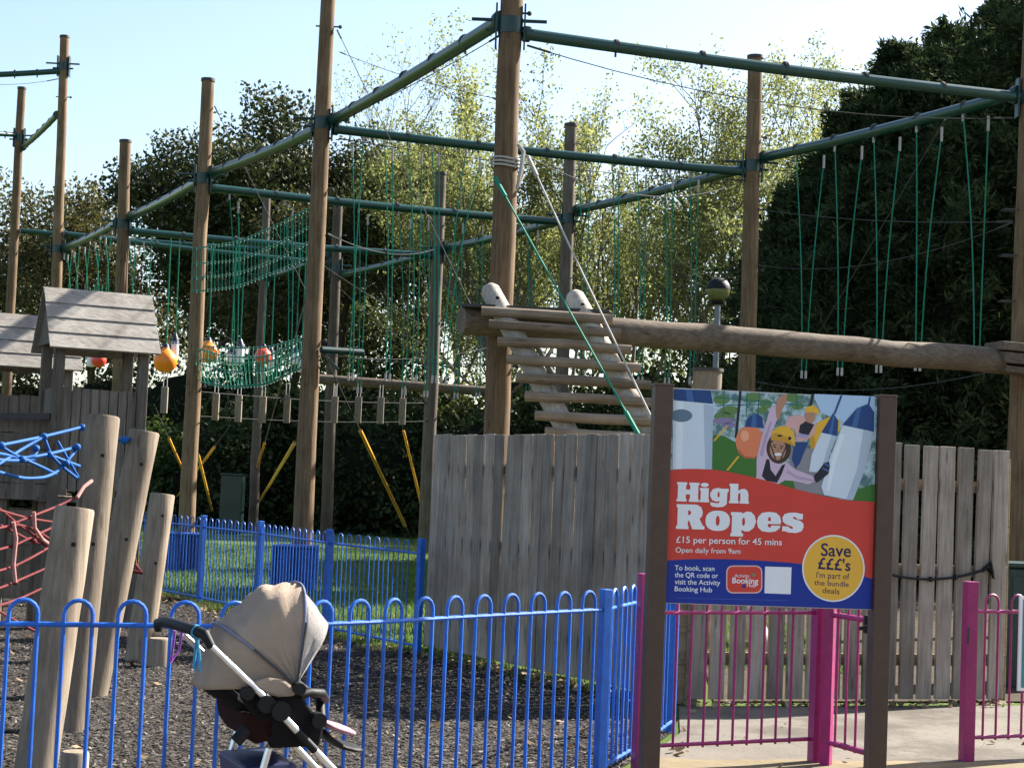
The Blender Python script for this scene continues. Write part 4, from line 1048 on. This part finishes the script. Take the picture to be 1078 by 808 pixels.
zpx('printed_corner', [(900, 500), (1016, 470), (1016, 553), (905, 545)], 2.3, flg, ZC)
zpx('printed_line', [(312, 404), (322, 404), (376, 338), (366, 336)], 3, fly, ZC)
zpx('printed_line', [(252, 262), (258, 266), (320, 196), (314, 192)], 3, fly, ZC)
zpx('printed_frame', [(352, 250), (364, 252), (386, 30), (374, 28)], 3, flk, ZC)
zpx('printed_frame', [(700, 120), (712, 122), (730, 42), (716, 42)], 3, flk, ZC)
zpx('printed_buoy', ell(425, 268, 68, 78), 4, flo, ZC)
zpx('printed_buoy_cap', [(400, 198), (410, 160), (450, 132), (482, 150), (490, 204)], 4.4, flb, ZC)
zpx('printed_fender', [(62, 66), (252, 88), (244, 400), (58, 398)], 4, flw, ZC)
zpx('printed_fender_end', [(64, 20), (238, 26), (250, 90), (64, 72)], 4.4, flb, ZC)
zpx('printed_knob', ell(100, 145, 52, 30), 4.8, flat('print_slate', (.12, .19, .26)), ZC)
zpx('printed_yellow_fender', [(712, 300), (704, 240), (740, 180), (800, 150), (850, 165), (850, 215), (780, 260), (735, 305)], 4, fly, ZC)
zpx('printed_fender', [(762, 225), (836, 240), (800, 330), (780, 420), (704, 408), (716, 330)], 4.6, flw, ZC)
zpx('printed_fender_end', [(762, 225), (818, 132), (842, 170), (838, 242)], 5, flb, ZC)
zpx('printed_fender', [(862, 190), (1012, 222), (968, 400), (905, 544), (775, 520), (762, 480), (800, 350)], 5.2, flw, ZC)
zpx('printed_fender_end', [(862, 188), (930, 110), (985, 88), (1012, 130), (1010, 222)], 5.6, flb, ZC)
zpx('printed_rope', [(982, 92), (990, 92), (996, 56), (988, 56)], 5.6, flb, ZC)
zpx('printed_rope', [(820, 136), (828, 138), (862, 50), (852, 50)], 5.6, flb, ZC)
# second child, behind
zpx('printed_child', [(588, 190), (610, 150), (660, 140), (690, 160), (740, 190), (725, 240), (690, 260), (650, 270), (634, 210), (600, 200)], 4.8, flat('print_pale_pink', (.66, .38, .36)), ZC)
zpx('printed_vest', [(660, 190), (690, 170), (728, 188), (700, 240), (655, 226)], 5, flk, ZC)
zpx('printed_trousers', [(636, 270), (700, 270), (660, 370), (640, 395), (622, 350)], 5, flb, ZC)
zpx('printed_face', ell(708, 148, 26, 32), 5.2, fls, ZC)
zpx('printed_helmet', [(684, 130), (690, 105), (720, 96), (748, 112), (752, 142), (720, 128)], 5.4, fly, ZC)
# front child
zpx('printed_arm', [(455, 350), (478, 250), (520, 110), (560, 90), (566, 130), (530, 220), (520, 320), (490, 420), (455, 425)], 6, flp, ZC)
zpx('printed_hand', [(545, 110), (552, 70), (575, 48), (600, 42), (598, 75), (575, 120), (560, 170), (548, 150)], 6.2, fls, ZC)
zpx('printed_body', [(452, 440), (470, 350), (520, 330), (590, 360), (640, 400), (720, 430), (740, 450), (700, 470), (640, 455), (590, 450), (560, 468), (500, 455)], 6.2, flp, ZC)
zpx('printed_vest', [(480, 430), (502, 350), (516, 352), (522, 400), (545, 430), (575, 380), (592, 372), (575, 420), (552, 462), (500, 452)], 6.4, flk, ZC)
zpx('printed_hair', ell(560, 300, 58, 72), 6.5, flh, ZC)
zpx('printed_face', ell(556, 305, 38, 50), 6.8, fls, ZC)
zpx('printed_smile', ell(556, 328, 18, 7), 7, WHI, ZC)
zpx('printed_eye', ell(541, 293, 6, 4), 7, flk, ZC); zpx('printed_eye', ell(572, 297, 6, 4), 7, flk, ZC)
zpx('printed_helmet', [(522, 262), (528, 220), (560, 195), (600, 195), (632, 220), (638, 290), (600, 276), (560, 262)], 7, fly, ZC)
zpx('printed_glove', [(726, 430), (748, 405), (775, 370), (798, 362), (802, 385), (795, 420), (770, 440), (742, 462), (728, 450)], 7, flk, ZC)
shade = flat('print_shade', (.42, .50, .60)); lite = flat('print_light', (.74, .80, .86)); dor = flat('print_dark_orange', (.55, .14, .07)); dye = flat('print_dark_yellow', (.58, .30, .03)); dpk = flat('print_mauve', (.45, .32, .46)); dbl = flat('print_mid_blue', (.05, .13, .32)); leafp = flat('print_leaf', (.12, .22, .07)); gre = flat('print_teal', (.02, .16, .14))
zpx('printed_shade', [(205, 90), (252, 96), (244, 400), (212, 400)], 4.2, shade, ZC); zpx('printed_light', [(78, 78), (110, 80), (104, 398), (72, 398)], 4.2, lite, ZC)
zpx('printed_shade', [(960, 212), (1012, 222), (968, 400), (912, 544), (880, 540), (930, 400)], 5.3, shade, ZC); zpx('printed_light', [(850, 230), (872, 235), (826, 380), (800, 500), (785, 500), (812, 350)], 5.3, lite, ZC)
zpx('printed_shade', [(810, 236), (836, 240), (800, 330), (780, 420), (758, 416), (784, 320)], 4.7, shade, ZC)
zpx('printed_shade', [(370, 300), (400, 335), (450, 340), (450, 348), (400, 346), (368, 320)], 4.2, dor, ZC); zpx('printed_light', ell(400, 240, 20, 26), 4.2, flat('print_light_orange', (.85, .38, .22)), ZC)
zpx('printed_shade', [(712, 300), (704, 250), (722, 215), (732, 260), (735, 305)], 4.1, dye, ZC)
zpx('printed_fold', [(930, 110), (950, 102), (930, 205), (905, 199)], 5.7, dbl, ZC); zpx('printed_fold', [(818, 140), (826, 150), (812, 236), (796, 232)], 5.1, dbl, ZC); zpx('printed_fold', [(120, 24), (150, 25), (160, 80), (128, 77)], 4.5, dbl, ZC); zpx('printed_fold', [(436, 142), (452, 134), (456, 202), (430, 200)], 4.5, dbl, ZC)
for x, y, a, b_ in ((290, 70, 40, 22), (330, 120, 50, 20), (300, 150, 46, 24), (440, 60, 40, 24), (500, 90, 30, 24), (620, 60, 46, 20), (650, 100, 30, 18), (480, 120, 30, 14)): zpx('printed_tree', ell(x, y, a, b_, 14), 2.4, leafp, ZC)
for x, y, a, b_ in ((300, 170, 52, 16), (330, 190, 40, 12)): zpx('printed_heather', ell(x, y, a, b_, 14), 2.5, flat('print_heather', (.24, .20, .34)), ZC)
for x0, y0, x1, y1 in ((252, 60, 700, 96), (260, 100, 520, 88), (300, 30, 296, 150), (465, 40, 462, 140), (640, 45, 646, 110), (410, 36, 404, 150)): zpx('printed_beam', [(x0, y0), (x0 + 5, y0 - 5), (x1 + 5, y1), (x1, y1 + 5)], 2.6, gre, ZC)
zpx('printed_fold', [(470, 330), (490, 250), (520, 170), (528, 172), (500, 270), (484, 340)], 6.1, dpk, ZC); zpx('printed_fold', [(600, 400), (650, 430), (730, 448), (725, 456), (650, 445), (596, 415)], 6.3, dpk, ZC)
zpx('printed_shade', [(522, 262), (526, 235), (545, 225), (600, 245), (638, 290), (600, 276), (560, 262)], 7.2, dye, ZC); zpx('printed_vent', ell(565, 240, 12, 5, 10), 7.4, flk, ZC); zpx('printed_vent', ell(612, 252, 8, 9, 10), 7.4, flk, ZC)
zpx('printed_brow', [(530, 282), (550, 280), (550, 284), (531, 287)], 7.1, flh, ZC); zpx('printed_brow', [(564, 283), (584, 288), (583, 292), (564, 287)], 7.1, flh, ZC); zpx('printed_nose', [(553, 296), (560, 296), (564, 314), (550, 314)], 7.1, flat('print_dark_skin', (.33, .16, .095)), ZC)
zpx('printed_strap', [(520, 285), (526, 285), (548, 350), (542, 352)], 7.1, flk, ZC); zpx('printed_strap', [(594, 285), (600, 285), (572, 352), (566, 352)], 7.1, flk, ZC)
zpx('printed_finger', [(770, 372), (776, 366), (800, 380), (796, 388)], 7.2, dbl, ZC); zpx('printed_finger', [(764, 396), (770, 390), (798, 402), (792, 410)], 7.2, dbl, ZC)
zpx('printed_harness', [(650, 228), (700, 236), (694, 252), (646, 244)], 5.3, fll, ZC)
# red field with its curved top, blue field
top = [(52, 404), (100, 397), (170, 396), (250, 400), (330, 412), (430, 434), (540, 462), (650, 495), (760, 522), (880, 544), (1014, 553)]
z695 = lambda x, y: (695 + x * .22263, 405 + y * .22263)
tp = [s2(*z695(x, y)) for x, y in top]; tp[0] = (uL, tp[0][1]); tp[-1] = (uR, tp[-1][1])
poly2('red_field', [(uL, zB + .004)] + [(uR, zB + .004)] + tp[::-1], 8, RED)
z2 = lambda x, y: (695 + x * .22263, 495 + y * .22263)
bt = [s2(*z2(x, y)) for x, y in [(42, 425), (150, 418), (300, 418), (450, 424), (600, 434), (760, 452), (900, 478), (1000, 512)]]; bt[0] = (uL, bt[0][1]); bt[-1] = (uR, bt[-1][1])
poly2('blue_field', [(uL, zB + .004), (uR, zB + .004)] + bt[::-1], 9, BLU)
badge = [s2(*z2(x, y)) for x, y in ell(818, 462, 148, 158, 48)]; poly2('badge_edge', badge, 10, WHI)
badge = [s2(*z2(x, y)) for x, y in ell(818, 462, 141, 151, 48)]; poly2('badge', badge, 11, YEL)
def rrect(x0, y0, x1, y1, r, skew=0):
    o = []
    for cx, cy, a in ((x1 - r, y1 - r, 0), (x0 + r, y1 - r, 90), (x0 + r, y0 + r, 180), (x1 - r, y0 + r, 270)):
        for k in range(5): o.append((cx + r * math.cos(math.radians(a + k * 22.5)), cy + r * math.sin(math.radians(a + k * 22.5))))
    return o
poly2('booking_logo_edge', [s2(*z2(x, y)) for x, y in rrect(311, 448, 482, 580, 30)], 10, flat('poster_salmon', (.75, .45, .40)))
LOGO = poly2('booking_logo', [s2(*z2(x, y)) for x, y in rrect(317, 454, 476, 574, 26)], 11, RED)
poly2('white_square', [s2(*z2(x, y)) for x, y in [(495, 453), (620, 457), (616, 584), (492, 579)]], 10, WHI)
def place_curve(name, o, box, lay, mat, parent=None):
    """fit the flat mesh made from curve o in the box ((x0,y_base),(x1,y_base1), y_top) of crop z2"""
    dg = bpy.context.evaluated_depsgraph_get(); dg.update()
    me = bpy.data.meshes.new_from_object(o.evaluated_get(dg)); bpy.data.objects.remove(o)
    n = len(me.vertices); a = np.empty(n * 3, np.float32); me.vertices.foreach_get('co', a); a = a.reshape(-1, 3)
    lo, hi = a.min(0), a.max(0); (x0, yb0), (x1, yb1), yt, vlo, vhi = box
    vlo = lo[1] if vlo is None else vlo; vhi = hi[1] if vhi is None else vhi
    P0 = np.array(s2(*z2(x0, yb0))); P1 = np.array(s2(*z2(x1, yb1))); PT = np.array(s2(*z2(x0, yt)))
    hgt = PT[1] - P0[1]
    un = (a[:, 0] - lo[0]) / (hi[0] - lo[0]); vn = (a[:, 1] - vlo) / (vhi - vlo)
    par = parent or sgn; off = wloc(par); new = np.empty_like(a)
    for i in range(n):
        u = P0[0] + un[i] * (P1[0] - P0[0]); z = P0[1] + un[i] * (P1[1] - P0[1]) + vn[i] * hgt
        new[i] = tuple(S3(u, z, lay) - off)
    me.vertices.foreach_set('co', new.ravel()); me.materials.clear(); me.materials.append(mat); me.update()
    ob = bpy.data.objects.new(name, me); COL.objects.link(ob); ob.parent = par; return ob
def txt(s, box, lay, mat, bold=0.0, name='lettering', parent=None):
    c = bpy.data.curves.new('t', 'FONT'); c.body = s; c.size = 1; c.offset = bold; c.fill_mode = 'FRONT'; c.resolution_u = 4
    o = bpy.data.objects.new('t', c); COL.objects.link(o); return place_curve(name, o, box, lay, mat, parent)
def glyphs(word):
    E = lambda cx, cy, rx, ry, n=26, p=2.0: [(cx + rx * math.copysign(abs(math.cos(a)) ** (2 / p), math.cos(a)), cy + ry * math.copysign(abs(math.sin(a)) ** (2 / p), math.sin(a))) for a in [2 * math.pi * i / n for i in range(n)]]
    D = {
     'H': (1.2, [[(0, 0), (.54, 0), (.54, .13), (.49, .13), (.49, .38), (.71, .38), (.71, .13), (.66, .13), (.66, 0), (1.2, 0), (1.2, .13), (1.15, .13), (1.15, .87), (1.2, .87), (1.2, 1), (.66, 1), (.66, .87), (.71, .87), (.71, .63), (.49, .63), (.49, .87), (.54, .87), (.54, 1), (0, 1), (0, .87), (.05, .87), (.05, .13), (0, .13)]]),
     'i': (.52, [[(0, 0), (.52, 0), (.52, .13), (.48, .13), (.48, .74), (0, .74), (0, .61), (.05, .61), (.05, .13), (0, .13)], E(.25, .9, .22, .11)]),
     'g': (1.0, [[(.02, -.08), (.12, -.2), (.42, -.24), (.75, -.2), (.92, -.06), (.93, .55), (1.0, .60), (1.0, .74), (.62, .74), (.40, .77), (.15, .70), (.01, .5), (.01, .33), (.13, .12), (.35, .05), (.52, .09), (.52, .02), (.45, -.03), (.25, -.02), (.06, .02)], E(.46, .42, .06, .15, 14)]),
     'h': (1.08, [[(0, 0), (.52, 0), (.52, .13), (.48, .13), (.48, .45), (.52, .55), (.58, .55), (.61, .45), (.61, .13), (.57, .13), (.57, 0), (1.08, 0), (1.08, .13), (1.04, .13), (1.04, .5), (.98, .68), (.84, .77), (.66, .76), (.48, .66), (.48, 1.02), (0, 1.02), (0, .89), (.05, .89), (.05, .13), (0, .13)]]),
     'R': (1.22, [[(0, 0), (.54, 0), (.54, .13), (.5, .13), (.5, .33), (.56, .33), (.7, 0), (1.22, 0), (1.22, .13), (1.15, .15), (1.0, .42), (1.1, .54), (1.13, .7), (1.06, .89), (.88, .99), (.8, 1), (0, 1), (0, .87), (.05, .87), (.05, .13), (0, .13)], [(.5, .57), (.56, .57), (.62, .62), (.62, .71), (.56, .76), (.5, .76)]]),
     'o': (1.05, [E(.525, .37, .525, .41, 30, 2.4), E(.525, .37, .085, .21, 16)]),
     'p': (1.1, [[(0, -.24), (.55, -.24), (.55, -.11), (.48, -.11), (.48, .03), (.6, -.03), (.8, -.03), (1.0, .12), (1.1, .38), (1.02, .62), (.88, .76), (.68, .78), (.48, .68), (.48, .74), (0, .74), (0, .61), (.05, .61), (.05, -.11), (0, -.11)], E(.555, .36, .065, .17, 14)]),
     'e': (1.05, [[(1.03, .30), (1.05, .42), (.99, .62), (.82, .76), (.52, .79), (.22, .75), (.04, .57), (0, .37), (.05, .15), (.22, 0), (.52, -.04), (.82, .0), (1.0, .14), (1.02, .24), (.64, .24), (.60, .16), (.54, .15), (.48, .2), (.47, .30)], [(.47, .42), (.60, .42), (.60, .53), (.535, .6), (.48, .53)]]),
     's': (.95, [[(.02, .22), (.02, .02), (.14, .02), (.3, -.03), (.62, -.04), (.86, .03), (.95, .2), (.93, .36), (.78, .47), (.52, .53), (.46, .58), (.52, .62), (.62, .58), (.66, .52), (.9, .52), (.9, .75), (.78, .75), (.6, .79), (.32, .78), (.1, .72), (.01, .57), (.04, .4), (.18, .3), (.44, .22), (.5, .17), (.44, .12), (.34, .16), (.28, .22)]]),
    }
    cu = bpy.data.curves.new('g', 'CURVE'); cu.dimensions = '2D'; cu.fill_mode = 'FRONT'; x = 0
    for ch in word:
        w, loops = D[ch]
        for lp in loops:
            sp = cu.splines.new('POLY'); sp.points.add(len(lp) - 1); sp.use_cyclic_u = True
            for p_, (a, b_) in zip(sp.points, lp): p_.co = (x + a, b_, 0, 1)
        x += w + .035
    o = bpy.data.objects.new('g', cu); COL.objects.link(o); return o
place_curve('high_lettering', glyphs('High'), ((76, 145), (418, 157), 54, 0, 1), 12, WHI)
place_curve('ropes_lettering', glyphs('Ropes'), ((73, 275), (676, 291), 158, 0, 1), 12, WHI)
txt('£15 per person for 45 mins', ((74, 340), (574, 353), 310, 0, .69), 12, WHI, .008)
txt('Open daily from 9am', ((71, 386), (378, 393), 362, 0, .69), 12, WHI, .004)
for i, (s, w) in enumerate([('To book, scan', 255), ('the QR code or', 272), ('visit the Activity', 282), ('Booking Hub', 244)]):
    txt(s, ((67, 470 + i * 33), (w, 474 + i * 33.5), 447 + i * 33, 0, .69), 12, WHI, .008)
txt('Save', ((758, 402), (900, 408), 343, 0, .69), 12, NAV, .014)
txt("£££'s", ((744, 463), (898, 474), 410, 0, .69), 12, NAV, .018)
txt("I'm part of", ((737, 506), (893, 514), 478, 0, .69), 12, NAV, .002)
txt('the bundle', ((727, 540), (890, 550), 515, 0, .69), 12, NAV, .002)
txt('deals', ((766, 578), (846, 584), 552, 0, .69), 12, NAV, .002)
txt('Activity', ((350, 503), (420, 504), 488, 0, .69), 13, WHI, .004, 'logo_lettering', LOGO)
txt('Booking', ((339, 531), (462, 534), 505, 0, .69), 13, WHI, .02, 'logo_lettering', LOGO)
txt('Hub', ((408, 549), (450, 551), 533, 0, .69), 13, WHI, .01, 'logo_lettering', LOGO)
poly2('logo_dot', [s2(*z2(x, y)) for x, y in ell(395, 546, 9, 9)], 13, BLU, LOGO); poly2('logo_dot', [s2(*z2(x, y)) for x, y in ell(440, 492, 12, 9)], 13, flat('logo_olive', (.25, .2, .1)), LOGO)
poly2('small_print_line', [s2(*z2(x, y)) for x, y in [(66, 600), (600, 612), (600, 615), (66, 603)]], 10, flat('poster_pale_blue', (.05, .09, .38)))

# ------------------------------------------------------------------ pushchair
HD = V(.92, .39, 0).normalized(); LT = V(-HD.y, HD.x, 0)     # heading, left (far side)
hn = W(223, 682, 6.62)                                       # near end of the handle
PB = V(hn.x, hn.y, 0) + LT * .25
pch = thing('pushchair', PB, 'black and silver pushchair with a beige hood parked against the blue railing', 'pushchair')
def PL(px, py, lat):                                         # photo place -> point in the pushchair's side plane
    o = PB + LT * lat; d = ray(px, py); k = (o - CAM).dot(LT) / d.dot(LT); return CAM + d * k
def PZ(x, y, lat): return PL(195 + x * .245, 610 + y * .245, lat)
def far(p, w=.5): return p + LT * w
n0 = PZ(112, 287, -.25); n1 = PZ(335, 500, -.25); n2 = PZ(425, 592, -.25); n3 = PZ(640, 818, -.25)
fw = n3 + (n3 - n2).normalized() * .12; fw.z = max(fw.z, .1)
for w in (0, .5):
    MB().tube([far(n0, w), far(n1, w)], .0135, 12).build('upper_tube', M['chrome'], pch)
    MB().tube([far(n1, w), far(n2, w)], .021, 12).build('fold_joint', M['black'], pch)
    MB().tube([far(n2, w), far(lerp(n2, n3, .25), w)], .016, 12).build('lower_tube', M['chrome'], pch)
    MB().tube([far(lerp(n2, n3, .25), w), far(lerp(n2, n3, .62), w)], .017, 12).build('tube_sleeve', M['black'], pch)
    MB().tube([far(lerp(n2, n3, .62), w), far(fw, w)], .0145, 12).build('lower_tube', M['chrome'], pch)
# handle with grip
h1 = n0 + (n0 - n1).normalized() * .03
pts = [n0, h1 + V(0, 0, .025) + LT * .02, h1 + LT * .07 + V(0, 0, .035) - HD * .03, h1 + LT * .45 + V(0, 0, .035) - HD * .06, far(h1) + V(0, 0, .02) + LT * .04 - HD * .075, far(h1) - V(0, 0, .01) + LT * .05 - HD * .07]
MB().tube(pts, [.017, .021, .022, .022, .021, .017], 14).build('handle_grip', M['black'], pch)
c = h1 + LT * .05 + V(0, 0, .03) - HD * .02; m = MB(); m.tube([c, c + LT * .05], .027, 14)
m.tube([c + LT * .03, c + V(.01, 0, -.09), c + V(.015, 0, -.15), c + V(-.01, 0, -.14), c + LT * .02], .006, 6); m.build('wrist_strap', M['teal'], pch)
c = far(h1) - LT * .08 + V(0, 0, .02); m = MB(); m.tube([c, c - V(.01, 0, .1), c - V(.04, 0, .15), c - V(.03, 0, .02)], .006, 6); m.build('wrist_strap', M['purple'], pch)
# rear legs and wheels
hub = PZ(405, 560, -.25); r1 = PZ(225, 830, -.25); r1.z = max(.12, r1.z - .5); rr1 = hub - HD * .14; rr1.z = .1
for w in (0, .5):
    MB().tube([far(lerp(hub, rr1, .25), w), far(rr1, w)], .014, 10).build('rear_leg', M['chrome'], pch)
    m = MB(); m.tube([far(hub, w) - LT * .03, far(hub, w) + LT * .03], .038, 16); m.build('hub_joint', M['black'], pch)
fw2 = V(fw.x, fw.y, 0)
for base, nm in ((rr1, 'r'), (fw2, 'f')):
    for w in (0, .5):
        c = far(V(base.x, base.y, .1), w); wh = MB(); wh.tube([c - LT * .012, c + LT * .012], .055, 18); wh = wh.build('wheel', M['chrome'], pch)
        ring = MB(); ring.tube([c + HD * (math.cos(a) * .083) + V(0, 0, math.sin(a) * .083) for a in [2 * math.pi * i / 24 for i in range(25)]], .017, 8, False); ring.build('tyre', M['tyre'], wh)
# hood
HP = PZ(478, 452, -.21)                                     # pivot near side
HW = .42
def arc(ang, R, n=18, p=3.2, w=HW, flatten=1.0):
    out_ = []
    for i in range(n + 1):
        s = -1 + 2 * i / n; k = (1 - abs(s) ** p) ** (1 / p)
        k = max(k, 0.0)
        out_.append(HP + LT * (w / 2 + s * w / 2) + (HD * math.cos(ang) + V(0, 0, math.sin(ang))) * (R * k))
    return out_
def hoodsurf(angs, name, mat, wr=.0):
    g = []
    rr = random.Random(5)
    for a, R in angs:
        g.append([q + V(0, 0, 0) + (HD * math.cos(math.radians(a)) + V(0, 0, math.sin(math.radians(a)))) * (wr * (math.sin(i * 1.3 + a * .21) * .6 + math.sin(a * .5 + i * .4) * .6)) for i, q in enumerate(arc(math.radians(a), R, 28))])
    m = MB(); n = len(g[0]); vs = [p for row in g for p in row]; fs = []
    for j in range(len(g) - 1):
        for i in range(n - 1): fs.append((j * n + i, j * n + i + 1, (j + 1) * n + i + 1, (j + 1) * n + i))
    m.add(vs, fs, True); o = m.build(name, mat, pch, sharp=80)
    s = o.modifiers.new('thick', 'SOLIDIFY'); s.thickness = .006; return o
def ramp_(a0, a1, R0, R1, n, bulge=-.012): return [(lerp(a0, a1, i / n), lerp(R0, R1, i / n) + bulge * math.sin(math.pi * i / n)) for i in range(n + 1)]
hood = hoodsurf(ramp_(83, 106, .385, .378, 8, -.004) + ramp_(106, 142, .378, .35, 10, -.024)[1:], 'hood', M['hood'], .008)
hoodsurf(ramp_(142, 184, .35, .36, 12, -.03), 'hood_back', M['hood'], .008)
hoodsurf(ramp_(57, 83, .285, .372, 8, -.012), 'sun_visor', M['visor'], .003)
for a, R in ((84, .391), (142, .356)):
    MB().tube(arc(math.radians(a), R, 30), .0055, 8).build('hood_trim', M['trim'], pch)
for a, R in ((84, .40), (142, .37)):
    m = MB(); p0 = HP - LT * .008; m.tube([p0, p0 + (HD * math.cos(math.radians(a)) + V(0, 0, math.sin(math.radians(a)))) * R * .62], .005, 6); m.build('hood_stay', M['cable'], pch)
# seat
def sheetpts(prof, w0, w1, th, name, mat):
    m = MB()
    for (a, b_) in zip(prof, prof[1:]):
        pass
    n = len(prof); vs = []
    for p in prof: vs += [p + LT * w0, p + LT * w1]
    fs = [(2 * i, 2 * i + 1, 2 * i + 3, 2 * i + 2) for i in range(n - 1)]; m.add(vs, fs, True); o = m.build(name, mat, pch, sharp=80); s = o.modifiers.new('thick', 'SOLIDIFY'); s.thickness = th; s.offset = 0
    sb = o.modifiers.new('sub', 'SUBSURF'); sb.levels = sb.render_levels = 1; return o
zero = -.23
sp = [PZ(120, 470, -.25), PZ(240, 520, -.25), PZ(340, 600, -.25), PZ(430, 680, -.25), PZ(520, 690, -.25), PZ(600, 650, -.25)]
sheetpts([p + LT * .0 for p in sp], .05, .45, .07, 'seat', M['seatf'])
for w in (.03, .44):
    prof = [PZ(240, 500, -.25), PZ(480, 470, -.25), PZ(560, 570, -.25), PZ(610, 620, -.25), PZ(590, 720, -.25), PZ(380, 730, -.25), PZ(330, 640, -.25)]
    m = MB(); m.prism([p + LT * w for p in prof], LT * .025); m.build('seat_side', M['seatf'], pch, bevel=.01)
ft = [p - LT * .08 for p in (PZ(600, 640, -.17), PZ(640, 690, -.17), PZ(690, 735, -.17), PZ(815, 748, -.17))]
sheetpts(ft, .08, .42, .03, 'footrest', M['black'])
bl = [p - LT * .06 for p in (PZ(618, 640, -.19), PZ(650, 655, -.19), PZ(700, 672, -.19), PZ(772, 688, -.19))]
sheetpts([p + V(0, 0, .012) for p in bl], .06, .40, .032, 'blanket', M['pinkf'])
bb = [PZ(500, 500, -.25), PZ(540, 486, -.23), PZ(600, 492, -.21), PZ(640, 530, -.15)]
pts = [bb[0] + LT * .03, bb[1] + LT * .02, bb[2] + LT * .04, bb[3] + LT * .12, bb[3] + LT * .38, bb[2] + LT * .46, bb[1] + LT * .48, bb[0] + LT * .47]
MB().tube(pts, .018, 12).build('bumper_bar', M['black'], pch)
m = MB(); m.tube([bb[3] + LT * .2, PZ(585, 595, -.05), PZ(560, 640, -.05)], .02, 10); m.build('crotch_strap', M['black'], pch)
# side fabric under the hood, joints
prof = [PZ(290, 440, -.24), PZ(360, 418, -.24), PZ(430, 430, -.24), PZ(485, 480, -.24), PZ(470, 500, -.24), PZ(400, 505, -.24), PZ(340, 490, -.24)]
m = MB(); m.prism(prof, LT * .03); m.build('hood_side_flap', M['hood'], pch, bevel=.012)
for x, y, r_ in ((352, 535, .034), (272, 490, .024), (495, 470, .024), (578, 605, .03)):
    m = MB(); c = PZ(x, y, -.27); m.tube([c, c + LT * .05], r_, 18); m.build('side_joint', M['black'], pch)
m = MB(); m.tube([PZ(265, 640, -.2), PZ(215, 695, -.2)], .026, 12); m.build('brake_lever', M['black'], pch)
# basket
def boxfrom(pa, name, mat, w0, w1):
    m = MB(); m.prism([p + LT * w0 for p in pa], LT * (w1 - w0)); return m.build(name, mat, pch, bevel=.015)
boxfrom([PZ(250, 570, -.25), PZ(400, 600, -.25), PZ(395, 690, -.25), PZ(310, 715, -.25), PZ(262, 650, -.25)], 'seat_back_pocket', M['basketf'], .03, .47)
boxfrom([PZ(262, 812, -.25), PZ(490, 792, -.25), PZ(520, 900, -.25), PZ(270, 920, -.25)], 'shopping_basket', M['navy'], .04, .46)

# ------------------------------------------------------------------ ground cover
def inpoly(pts, poly):
    x, y = pts[:, 0], pts[:, 1]; ins = np.zeros(len(pts), bool); j = len(poly) - 1
    for i in range(len(poly)):
        xi, yi = poly[i]; xj, yj = poly[j]
        c = ((yi > y) != (yj > y)) & (x < (xj - xi) * (y - yi) / (yj - yi + 1e-12) + xi); ins ^= c; j = i
    return ins
def scatter(name, pts, sz, asp, mat, z0=.012, tilt=.35):
    N = len(pts); a = NR.uniform(0, 6.28, N); d = np.stack([np.cos(a), np.sin(a), NR.normal(size=N) * tilt], 1); s = np.stack([-np.sin(a), np.cos(a), NR.normal(size=N) * tilt], 1)
    L = (sz * NR.uniform(.5, 1.4, N))[:, None] / 2; c = np.concatenate([pts, (z0 + NR.random(N) * sz * .35)[:, None]], 1)
    v = np.stack([c - d * L - s * L * asp, c + d * L - s * L * asp, c + d * L + s * L * asp, c - d * L + s * L * asp], 1).reshape(-1, 3)
    return npmesh(name, v, 4, mat, kind='stuff')
pts = np.stack([NR.uniform(-5.5, 2.2, 200000), 5.8 + 17 * NR.random(200000) ** 1.5], 1)
scatter('bark_chips', pts[inpoly(pts, play)], .027, .36, M['chip'], .010, .2)
# leaf litter along fence feet
def litline(A, B, n, w, off=0):
    k = NR.random(n)[:, None]; p = np.array([(A.x, A.y)]) * (1 - k) + np.array([(B.x, B.y)]) * k; d = (B - A).normalized(); nn_ = np.array([(d.y, -d.x)]); return p + nn_ * (off + np.abs(NR.normal(size=(n, 1))) * w)
lp = np.concatenate([litline(WF0, WF1, 900, .22), litline(WF1, RF1, 260, .12), litline(FAR[0], FAR[-1], 700, .3, -.15), np.stack([NR.uniform(-5, 1.2, 350), NR.uniform(7.5, 20, 350)], 1), np.stack([NR.uniform(-9, 2, 700), NR.uniform(18, 34, 700)], 1), np.stack([NR.uniform(1.0, 5, 40), NR.uniform(8.6, 13, 40)], 1)])
scatter('leaf_litter', lp, .046, .5, M['litter'], .02, .4)
# grass blades on the lawn
N = 150000; gp = np.stack([NR.uniform(-13, 3.5, N), 15.5 + 22 * NR.random(N) ** 1.3], 1); gp = gp[~inpoly(gp, play)]; gp = gp[(gp[:, 0] - WF0.x) * (WF1.y - WF0.y) - (gp[:, 1] - WF0.y) * (WF1.x - WF0.x) < 1e9]
tuft = np.concatenate([litline(WF0, WF1, 1500, .16), litline(FAR[1], FAR[-1], 1500, .14, -.02)])
gp = np.concatenate([gp, tuft]); N = len(gp); c = np.concatenate([gp, np.zeros((N, 1))], 1); a = NR.uniform(0, 6.28, N); w = np.stack([np.cos(a), np.sin(a), 0 * a], 1) * .008
h = np.stack([NR.normal(size=N) * .025, NR.normal(size=N) * .025, NR.uniform(.03, .085, N)], 1)
npmesh('grass_blades', np.stack([c - w, c + w, c + h], 1).reshape(-1, 3), 3, M['blade'], kind='stuff')
